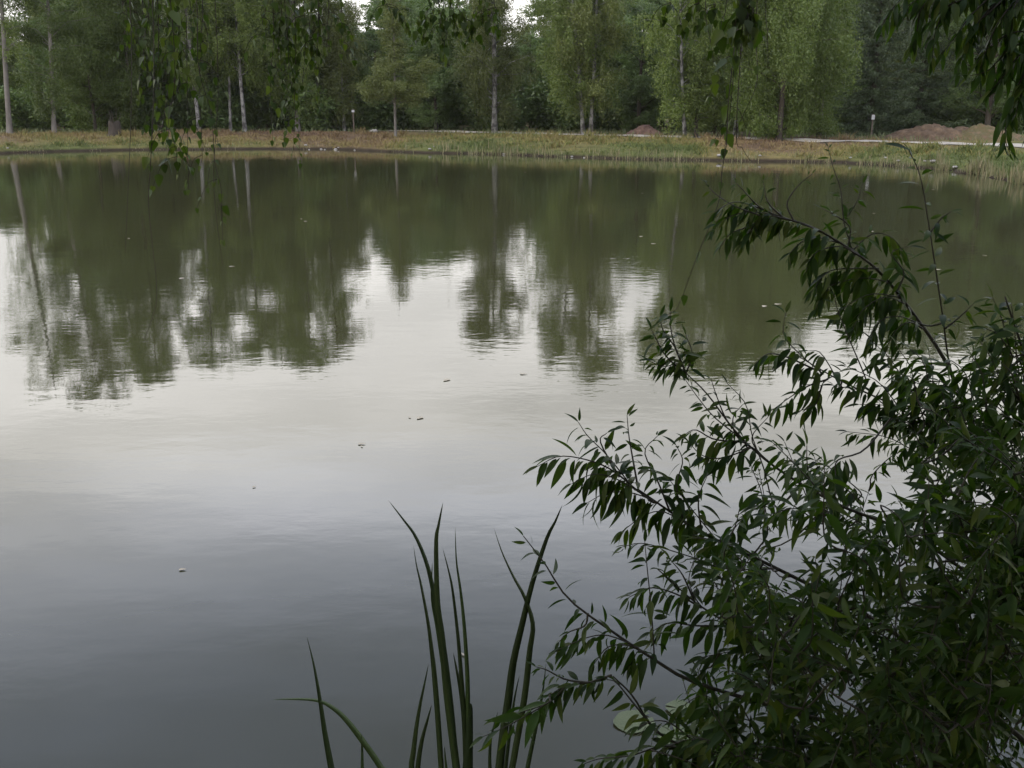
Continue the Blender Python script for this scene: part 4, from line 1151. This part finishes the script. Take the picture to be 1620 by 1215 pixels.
# ------------------------------------------------------------------ willow tree whose bough hangs into the top right corner
tr = np.random.default_rng(55)
TB = np.array([3.3, 2.6, h1(3.3, 2.6) - 0.1])
wt = empty('willow_tree', TB)
tag(wt, 'dark willow bough with drooping leaves hanging in above the larger shrub', 'tree')
mb = MB(); tp = smooth_path([TB, TB + [-0.1, 0.1, 1.5], TB + [-0.25, 0.0, 3.2], TB + [-0.1, -0.3, 6.0]], 16)
mb.tube(local(tp, wt), np.linspace(0.17, 0.05, 16), 10); link('trunk', mb.mesh('trunk'), M_DARKBARK, wt)
def bough(pts, r0, r1, root, mat, n=20, nm='bough'):
    P = smooth_path(pts, n); mb = MB(); mb.tube(local(P, root), np.linspace(r0, r1, n), 7); link(nm, mb.mesh(nm), mat, root); return P
b1 = bough([tp[8], pt(1830, -120, 2.6), pt(1720, -60, 2.45), pt(1600, -40, 2.35), pt(1480, -30, 2.3)], 0.04, 0.006, wt, M_DARKBARK)
b2 = bough([tp[7], pt(1850, 0, 2.6), pt(1730, 30, 2.4), pt(1650, 60, 2.35)], 0.035, 0.006, wt, M_DARKBARK)
tl = LeafSet()
def hang(pts, root, lset, ln, spacing, T, mat, droop, r=0.0022, start=0.05, spread=0.8, rgn=tr, fwd=0.45):
    P = smooth_path(pts, max(10, 4 * len(pts)))
    mb = MB(); mb.tube(local(P, root), np.linspace(r, 0.0008, len(P)), 5); link('twig', mb.mesh('twig'), mat, root)
    if spacing: leaves_on(P, lset, 0, spacing * (0.78 if T is BT else 1), ln, T, rgn, start, droop, spread, fwd=fwd)
    return P
for a, ps in [(b1[-1], [(1440, -15), (1415, 10), (1395, 40)]), (b1[-2], [(1460, 10), (1450, 50), (1440, 75)]), (b1[-4], [(1500, 10), (1480, 50), (1475, 95)]),
              (b1[-6], [(1540, 20), (1510, 60), (1490, 85)]), (b1[-7], [(1560, 20), (1530, 70), (1515, 115)]), (b1[-8], [(1590, 20), (1560, 80), (1545, 130)]),
              (b2[-1], [(1610, 90), (1580, 130), (1560, 150)]), (b2[-2], [(1625, 110), (1600, 160), (1590, 215), (1597, 240)]), (b2[-3], [(1640, 100), (1615, 150), (1605, 190)]),
              (b2[-1], [(1610, 50), (1570, 70), (1545, 100)]), (b1[-9], [(1610, 0), (1600, 60), (1590, 110)]), (b2[-5], [(1690, 100), (1650, 160), (1630, 210)]),
              (b1[-5], [(1530, -5), (1500, 10), (1470, 35)]), (b1[-3], [(1490, -10), (1450, 0), (1425, 20)]), (b1[-10], [(1640, 10), (1630, 70), (1615, 130)]), (b2[-1], [(1600, 75), (1565, 110), (1535, 120)]),
              (b1[-7], [(1575, 10), (1545, 40), (1525, 75)])]:
    hang([a] + [pt(x, y, 2.3) for x, y in ps], wt, tl, 0.072, 0.0105, WT, M_TWIG, (.5, 1.6))
tl.build(WT, WM, 'leaf', 'foliage', M_WLEAF, wt, None, 300)
lim = []  # limbs and crown added out of view above the frame to shade the shrub
for k in range(54):
    u = 7 + int(k % 9); az = k * 2.4; Ln = tr.uniform(1.6, 3.6)
    d = np.array([math.cos(az), math.sin(az), 0]); q = np.linspace(0, 1, 7)
    lim.append(tp[u] + d * (Ln * q)[:, None] + np.array([0, 0, 1.0]) * (Ln * (0.75 * q - 0.35 * q ** 2))[:, None])
mb = MB()
for l in lim: mb.tube(local(l, wt), np.linspace(0.03, 0.007, 7), 5)
link('limbs', mb.mesh('limbs'), M_DARKBARK, wt)
Sx, u = pick(lim, 1200, tr, 0.15)
kq = tr.integers(0, 1200, 15000)
C = Sx[kq] + tr.normal(0, 0.22, (15000, 3)); C[:, 2] -= tr.random(15000) * 0.5
C = C[C[:, 2] > 3.2 + 0.14 * np.maximum(0, C[:, 1])]
V, F = leaf_quads(local(C, wt), 0.11, tr, 1.0, 0.4)
link('crown', make_mesh('crown', V, F, False), M_WLEAF, wt)

# ------------------------------------------------------------------ weeping birch over the near bank
br = np.random.default_rng(88)
BB = np.array([-2.9, 0.6, h1(-2.9, 0.6) - 0.1])
bt = empty('weeping_birch', BB)
tag(bt, 'weeping birch whose thin leafy twigs hang over the near water', 'tree')
mb = MB(); btp = smooth_path([BB, BB + [0.1, 0.1, 2.0], BB + [0.3, 0.2, 4.5], BB + [0.35, 0.3, 9.0]], 24)
mb.tube(local(btp, bt), np.linspace(0.2, 0.05, 24), 12); link('trunk', mb.mesh('trunk'), M_BIRCHBARK, bt)
g1 = bough([btp[9], (-2.2, 1.8, 4.0), (-1.75, 3.2, 3.9), (-1.0, 3.9, 3.75), (-0.1, 4.1, 3.55), (0.25, 4.1, 3.4)], 0.05, 0.008, bt, M_DARKBARK, 30)
g2 = bough([btp[10], (-1.2, 1.6, 4.3), (0.0, 2.8, 4.4), (0.8, 3.4, 4.1), (1.1, 3.6, 3.8)], 0.045, 0.007, bt, M_DARKBARK, 30)
g3 = bough([btp[8], (-2.5, 1.8, 3.6), (-2.1, 3.0, 3.5), (-1.9, 3.7, 3.35)], 0.04, 0.008, bt, M_DARKBARK, 24)
bl = LeafSet()
ALLB = np.vstack([g1[8:], g2[8:], g3[8:]])
def strand(ps, t, ln=0.040, spacing=0.05, start=0.0, droop=(.7, 2.0), stop=None):
    first = pt(ps[0][0], ps[0][1], t)
    d = np.hypot(ALLB[:, 0] - first[0], ALLB[:, 1] - first[1])
    ok = ALLB[:, 2] > first[2] + 0.2
    a = ALLB[int(np.argmin(np.where(ok, d, 9)))]
    top = first + np.array([0, 0, min(0.5, (a[2] - first[2]) * 0.5)]) * 1.0
    P = [a, (a + top) / 2 + [0, 0, 0.08], top] + [pt(x, y, t) for x, y in ps]
    Q = hang(P, bt, bl, ln, spacing, BT, M_TWIG, droop, 0.0022, start, 0.7, br, 0.25)
    if spacing and spacing < 0.1:
        vis = [i for i in range(6, len(Q) - 2) if Q[i][2] < 3.0]
        for i in vis[::3]:
            az = br.uniform(0, 6.28); l = br.uniform(0.05, 0.16)
            e = np.array([math.cos(az), math.sin(az) * 0.6, 0]) * l * 0.7
            hang([Q[i], Q[i] + e * 0.5 + [0, 0, -l * 0.15], Q[i] + e + [0, 0, -l * 0.8]], bt, bl, ln * 0.9, spacing * 0.9, BT, M_TWIG, droop, 0.0012, 0.15, 0.7, br, 0.25)
    return Q
# bunch over the left of the pond
strand([(235, -5), (228, 65), (226, 155)], 3.6, spacing=0.035)
strand([(249, -5), (251, 78), (250, 155), (241, 187), (238, 262)], 3.6, spacing=0.036)
strand([(241, 0), (243, 150), (238, 262), (235, 310), (238, 360), (247, 440), (246, 485), (228, 538)], 3.5, spacing=None)
strand([(268, -5), (270, 90), (262, 170), (256, 215), (272, 240)], 3.55, spacing=0.030)
strand([(280, -5), (283, 60), (275, 120), (280, 150)], 3.6, spacing=0.028)
strand([(293, -5), (296, 130), (297, 220), (298, 300)], 3.6, spacing=0.06)
strand([(311, -5), (314, 104), (334, 181), (340, 257), (350, 300), (352, 380)], 3.5, spacing=0.09)
strand([(320, -5), (318, 60), (316, 140), (320, 240), (317, 262)], 3.6, spacing=0.07)
strand([(225, -5), (222, 40), (218, 80)], 3.7, spacing=0.03)
strand([(205, -5), (200, 15), (190, 22)], 3.6, spacing=0.03)
strand([(300, -5), (303, 50), (308, 90)], 3.65, spacing=0.03)
strand([(262, -5), (266, 60), (270, 110)], 3.65, spacing=0.03)
strand([(277, 100), (268, 190), (278, 235), (280, 255)], 3.5, ln=0.06, spacing=0.05, start=0.5)
# second bunch
strand([(431, -5), (433, 60), (428, 130), (431, 222)], 3.8, spacing=0.035)
strand([(450, -5), (455, 60), (458, 120), (462, 140)], 3.8, spacing=0.026)
strand([(465, -5), (468, 80), (466, 160), (472, 210), (475, 258)], 3.8, spacing=0.034)
strand([(480, -5), (483, 70), (478, 135)], 3.8, spacing=0.026)
strand([(503, -5), (503, 60), (500, 110), (505, 172)], 3.8, spacing=0.032)
strand([(520, -5), (518, 40), (522, 75)], 3.8, spacing=0.03)
strand([(540, -5), (541, 40), (539, 85)], 3.8, spacing=0.035)
strand([(420, -5), (415, 30), (418, 70)], 3.8, spacing=0.03)
strand([(445, -5), (442, 40), (440, 100)], 3.8, spacing=0.03)
strand([(492, -5), (490, 40), (494, 90)], 3.8, spacing=0.03)
# bunch in the middle top
for x, y in [(683, 25), (697, 45), (705, 72), (716, 50), (727, 35), (762, 38), (772, 30), (785, 25), (612, 12)]:
    strand([(x - 4, -8), (x, y * 0.5), (x + 2, y)], 3.9, spacing=0.024)
# strands over the right half
strand([(1116, -5), (1124, 65), (1129, 98)], 3.5, spacing=0.11)
strand([(1150, -5), (1142, 30), (1138, 70)], 3.4, spacing=0.09)
strand([(1173, -5), (1160, 90), (1152, 168), (1149, 228), (1142, 272), (1139, 310), (1128, 345), (1111, 385), (1092, 434), (1073, 484), (1057, 498)], 3.0, ln=0.05, spacing=0.14)
strand([(1160, 120), (1153, 190), (1146, 235)], 3.1, ln=0.055, spacing=0.05, start=0.75)
strand([(1198, -5), (1197, 78), (1197, 132), (1176, 181), (1158, 222)], 3.2, spacing=0.13)
strand([(1212, -5), (1214, 50), (1215, 110)], 3.3, spacing=0.2)
strand([(1165, 200), (1175, 235), (1189, 257)], 3.1, spacing=None)
for x, y in [(1178, 22), (1190, 26), (1185, 14)]:
    strand([(x, -20), (x + 2, y * 0.5), (x + 1, y)], 2.7, ln=0.055, spacing=0.03, start=0.6)
for x, y in [(1060, 8), (1105, 6), (1130, 12)]:
    strand([(x, -12), (x + 2, y * 0.5), (x + 1, y)], 3.3, ln=0.05, spacing=0.04, start=0.6)
# long bare strands
strand([(205, -5), (208, 150), (203, 290), (198, 400)], 3.4, spacing=None)
strand([(340, -5), (345, 150), (338, 290), (352, 420)], 3.5, spacing=None)
bl.build(BT, BM, 'leaf', 'hanging_foliage', M_BLEAF, bt, None, 300)
# crown overhead, above the frame, shading the near bank
lim = []
for k in range(60):
    u = 9 + int(k % 14); az = k * 2.4; Ln = br.uniform(2.0, 4.6)
    d = np.array([math.cos(az), math.sin(az), 0]); s = np.linspace(0, 1, 7)
    lim.append(btp[u] + d * (Ln * s)[:, None] + np.array([0, 0, 1.0]) * (Ln * (0.7 * s - 0.3 * s ** 2))[:, None])
mb = MB()
for l in lim: mb.tube(local(l, bt), np.linspace(0.035, 0.008, 7), 5)
link('limbs', mb.mesh('limbs'), M_DARKBARK, bt)
Sx, u = pick(lim, 1500, br, 0.2)
kq = br.integers(0, 1500, 42000)
C = Sx[kq] + br.normal(0, 0.22, (42000, 3)); C[:, 2] -= br.random(42000) * 0.7
C = C[C[:, 2] > 3.75 + 0.12 * np.maximum(0, C[:, 1])]
V, F = leaf_quads(local(C, bt), 0.085, br, 1.0, 0.8)
o = link('crown', make_mesh('crown', V, F, False), M_BLEAF, bt)

# ------------------------------------------------------------------ cattails in the foreground
ct = np.random.default_rng(12)
def cattail(specs, label, t, root_px):
    rp = pt(root_px, 1330, t); root = np.array([rp[0], rp[1], -0.12])
    e = empty('cattail_plant', root); tag(e, label, 'cattail', 'cattails standing in the near water')
    for pts, w, tw, ph in specs:
        P = [pt(x, y, t + dt) for x, y, dt in [(q + (0.0,))[:3] for q in pts]]
        foot = root + np.array([(P[-1][0] - root[0]) * 0.45, ct.uniform(-0.03, 0.03), 0])
        P = P + [P[-1] * 0.45 + foot * 0.55 + np.array([0, 0, 0.0]), foot]
        P = smooth_path(P[::-1], 34)
        n = len(P); u = np.linspace(0, 1, n)
        Tn = unit(np.gradient(P, axis=0))
        view = unit(P - CAM)
        side = unit(np.cross(Tn, view)); dep = np.cross(Tn, side)
        a = (ph + tw * u) * 0.6
        W = side * np.cos(a)[:, None] + dep * np.sin(a)[:, None]
        nor = np.cross(Tn, W)
        hw = w * 0.46 * np.where(u < 0.45, 1.0, np.clip((1 - u) / 0.55, 0, 1) ** 0.65)
        keel = 0.22
        Lf = P + W * hw[:, None]; Rr = P - W * hw[:, None]; Md = P + nor * (hw * keel)[:, None]; Bk = P - nor * (hw * 0.10)[:, None]
        V = np.stack([Lf, Md, Rr, Bk], 1).reshape(-1, 3) - root
        i = np.arange(n - 1)[:, None] * 4; j = np.arange(4)[None]; k = (j + 1) % 4
        F = np.stack([i + j, i + k, i + 4 + k, i + 4 + j], -1).reshape(-1, 4)
        link('leaf_blade', make_mesh('leaf_blade', V, F, True), M_CATTAIL, e)
    for q in range(5):   # withered blades at the foot
        az = ct.uniform(0, 6.28); ln = ct.uniform(0.35, 0.75); d = np.array([math.cos(az), math.sin(az), 0])
        P = smooth_path([d * 0.02, d * 0.06 + [0, 0, ln * 0.5], d * 0.14 + [0, 0, ln * 0.85], d * 0.3 + [0, 0, ln * 0.7]], 12)
        w = np.cross(unit(np.gradient(P, axis=0)), d) * np.linspace(0.006, 0.001, 12)[:, None]
        i = np.arange(11)[:, None] * 2
        link('withered_blade', make_mesh('withered_blade', np.stack([P - w, P + w], 1), i + np.array([[0, 1, 3, 2]])), M_REED, e)
cattail([([(485, 1005), (496, 1050), (505, 1100), (514, 1160), (524, 1215), (532, 1260)], 0.017, 2.2, -0.6),
         ([(430, 1107), (462, 1106), (500, 1108), (522, 1117), (545, 1136), (572, 1170), (603, 1215), (625, 1260)], 0.017, 1.0, 0.3),
         ([(572, 1160), (573, 1190), (575, 1260)], 0.011, 0.4, 0.2)],
        'sparse cattail with one blade bent over level, apart from the tall clumps', 2.45, 590)
cattail([([(614, 791), (638, 822), (658, 850), (677, 898), (690, 960), (700, 1015), (712, 1110), (722, 1215), (728, 1270)], 0.017, 1.2, -0.3),
         ([(701, 794), (694, 830), (690, 859), (692, 952), (699, 1009), (708, 1102), (722, 1215), (728, 1270)], 0.021, 0.9, -0.3),
         ([(654, 862), (659, 895), (666, 925), (677, 984), (683, 1030), (687, 1066), (693, 1140), (698, 1215), (702, 1270)], 0.015, 2.4, -0.8),
         ([(684, 888), (683, 920), (684, 952), (692, 995), (702, 1060), (714, 1140), (722, 1215), (728, 1260)], 0.015, 0.8, 0.2),
         ([(700, 866), (709, 900), (716, 934), (724, 1002), (729, 1060), (734, 1130), (737, 1215), (740, 1260)], 0.013, 1.6, -0.6),
         ([(720, 832), (722, 887), (728, 930), (734, 985), (739, 1060), (740, 1110), (739, 1150), (740, 1215), (742, 1260)], 0.014, 2.6, -1.6),
         ([(717, 1032), (722, 1058), (728, 1090), (734, 1138), (738, 1215), (741, 1260)], 0.016, 0.8, 0.1),
         ([(745, 1112), (744, 1125), (742, 1170), (740, 1215), (740, 1260)], 0.030, 0.2, 0.1),
         ([(678, 1050), (672, 1080), (665, 1113), (659, 1149), (654, 1190), (651, 1215), (655, 1260)], 0.015, 1.5, -0.4),
         ([(683, 1115), (676, 1140), (667, 1174), (661, 1215), (660, 1260)], 0.015, 0.7, -0.2),
         ([(703, 1180), (706, 1215), (712, 1260)], 0.012, 0.3, 0)],
        'tall upright cattail clump with a broken-off stub among its blades', 2.5, 720)
cattail([([(890, 798), (878, 826), (865, 852), (842, 923), (826, 988), (812, 1048), (804, 1109), (797, 1156), (790, 1215), (788, 1260)], 0.022, 0.7, 0.1),
         ([(781, 834), (794, 873), (812, 912), (830, 945), (843, 988), (838, 1030), (830, 1102), (812, 1206), (806, 1260)], 0.017, 2.3, -0.5),
         ([(822, 1068), (815, 1100), (809, 1140), (800, 1215), (798, 1260)], 0.012, 0.7, 0.3),
         ([(864, 1048), (860, 1085), (855, 1116), (846, 1160), (835, 1213), (828, 1260)], 0.012, 1.4, -0.3),
         ([(788, 1125), (781, 1150), (776, 1174), (775, 1213), (780, 1260)], 0.010, 1.0, -0.2)],
        'cattail with two long blades crossing in an X beside the willow shrub', 2.42, 795)

# ------------------------------------------------------------------ things afloat
M_PAD = simple_mat('lily_pad', [(0.3, (0.065, 0.085, 0.036)), (0.7, (0.115, 0.135, 0.065))], 14, 0.6, 0.2, 0.004)
def pad_mesh(seed):
    rg = np.random.default_rng(seed)
    a = np.linspace(0.16, 2 * np.pi - 0.16, 26)
    r = 1 + 0.035 * np.sin(5 * a + seed) + rg.normal(0, 0.012, 26)
    rim = np.stack([r * np.cos(a), r * np.sin(a) * 0.92, 0.05 + 0.03 * np.sin(3 * a)], 1)
    mid = np.stack([0.55 * r * np.cos(a), 0.55 * r * np.sin(a) * 0.92, 0.035 + 0 * a], 1)
    V = np.vstack([[[0.06, 0, 0.03]], mid, rim])
    F3 = np.array([[0, 1 + i, 2 + i] for i in range(25)])
    F4 = np.array([[1 + i, 27 + i, 28 + i, 2 + i] for i in range(25)])
    return make_mesh('lily_pad', V, [F4, F3], True)
for i, (px, py, r, lab) in enumerate([(1003, 1143, 0.085, 'pale lily pad floating in the gap left of another under the willow shrub'), (1068, 1166, 0.075, 'pale lily pad half under the willow shrub leaves'), (1075, 1122, 0.06, 'small lily pad edge showing through the willow leaves')]):
    p = on_plane(px, py, 0.0)
    o = link('lily_pad', pad_mesh(i), M_PAD, loc=(p[0], p[1], 0.002)); o.scale = (r, r, 0.1); o.rotation_euler.z = 1.2 * i + 0.5
    tag(o, ['broader pale lily pad in open water at the willow shrub edge', 'pale lily pad half hidden under willow leaves', 'smallest lily pad showing through the willow leaves'][i], 'lily pad')
M_DEAD = simple_mat('fallen_leaf', [(0.3, (0.30, 0.26, 0.18)), (0.7, (0.48, 0.43, 0.33))], 30, 0.6)
DM = []
for V, F4, F3 in [leaf_template(0.3, 'birch', -0.15, 0.25), leaf_template(0.2, 'willow', -0.2, 0.3), leaf_template(0.34, 'birch', 0.1, 0.1)]:
    m = make_mesh('fallen_leaf', V, [F4, F3], True); m.materials.append(M_DEAD); DM.append(m)
fl = [(283, 902, .055), (650, 662, .06), (668, 660, .10), (566, 703, .08), (574, 708, .05), (710, 600, .12), (822, 592, .10), (735, 1039, .04), (404, 770, .04),
      (1032, 272, .8), (832, 273, .8), (485, 350, .35), (362, 422, .25), (478, 347, .3), (1210, 484, .3), (1225, 482, .25), (1018, 306, .35), (1015, 374, .28), (1030, 386, .2), (1385, 338, .35), (1380, 366, .3), (1474, 300, .4), (1562, 405, .3), (1465, 425, .22), (1480, 427, .2), (205, 378, .2), (290, 440, .2), (560, 272, .6)]
for i, (px, py, ln) in enumerate(fl):
    p = on_plane(px, py, 0.0)
    o = link('floating_leaf', DM[i % 3], None, loc=(p[0], p[1], 0.006))
    l = min(ln, 0.16) * (0.75 if py > 560 else 0.6); o.scale = (l, l, l * 0.2); o.rotation_euler.z = (i * 2.1) % 6.28
    near = py > 560
    tag(o, 'dead tan leaf floating on the bright open water' if near else 'pale dead leaf floating on the dark reflected trees', 'leaf', 'floating leaves on the bright water' if near else 'floating leaves on the dark reflections')

# ------------------------------------------------------------------ unseen trees added behind the camera to shade the near bank
for k, x, y, H, wide in [(0, -4.5, -4.0, 13, 1.0), (1, 0.8, -5.0, 14, 1.0), (4, 4.6, -3.2, 13, 1.0), (1, -9.5, -3.0, 13, 1.0), (1, 3.0, -9.0, 15, 1.1), (0, -3.0, -9.5, 15, 1.1)]:
    nm, (tm, cm), bark, fol, lab, grp = PROT[k]
    root = empty(nm, (x, y, h1(x, y) - 0.05)); q = H / 10.0
    root.scale = (q * wide, q * wide, q); root.rotation_euler.z = x
    tag(root, 'unseen leafy tree added on the near bank to shade the willow shrub', 'tree', 'unseen shade trees added on the near bank')
    link('trunk', tm, bark, root); link('crown', cm, fol, root)

# ------------------------------------------------------------------ thin damp air over the pond
mb = MB(); mb.box((0, 100, 12.0), (430, 430, 15.0))
hz = link('haze', mb.mesh('haze', False))
m, t, o = mat_new('damp_air')
pv = N(t, 'ShaderNodeVolumePrincipled')
pv.inputs['Color'].default_value = (1.0, 0.98, 0.95, 1)
pv.inputs['Density'].default_value = 0.00012
L(t, pv.outputs[0], o.inputs['Volume'])
hz.data.materials.append(m)
tag(hz, 'thin damp haze over the pond', 'haze', kind='stuff')
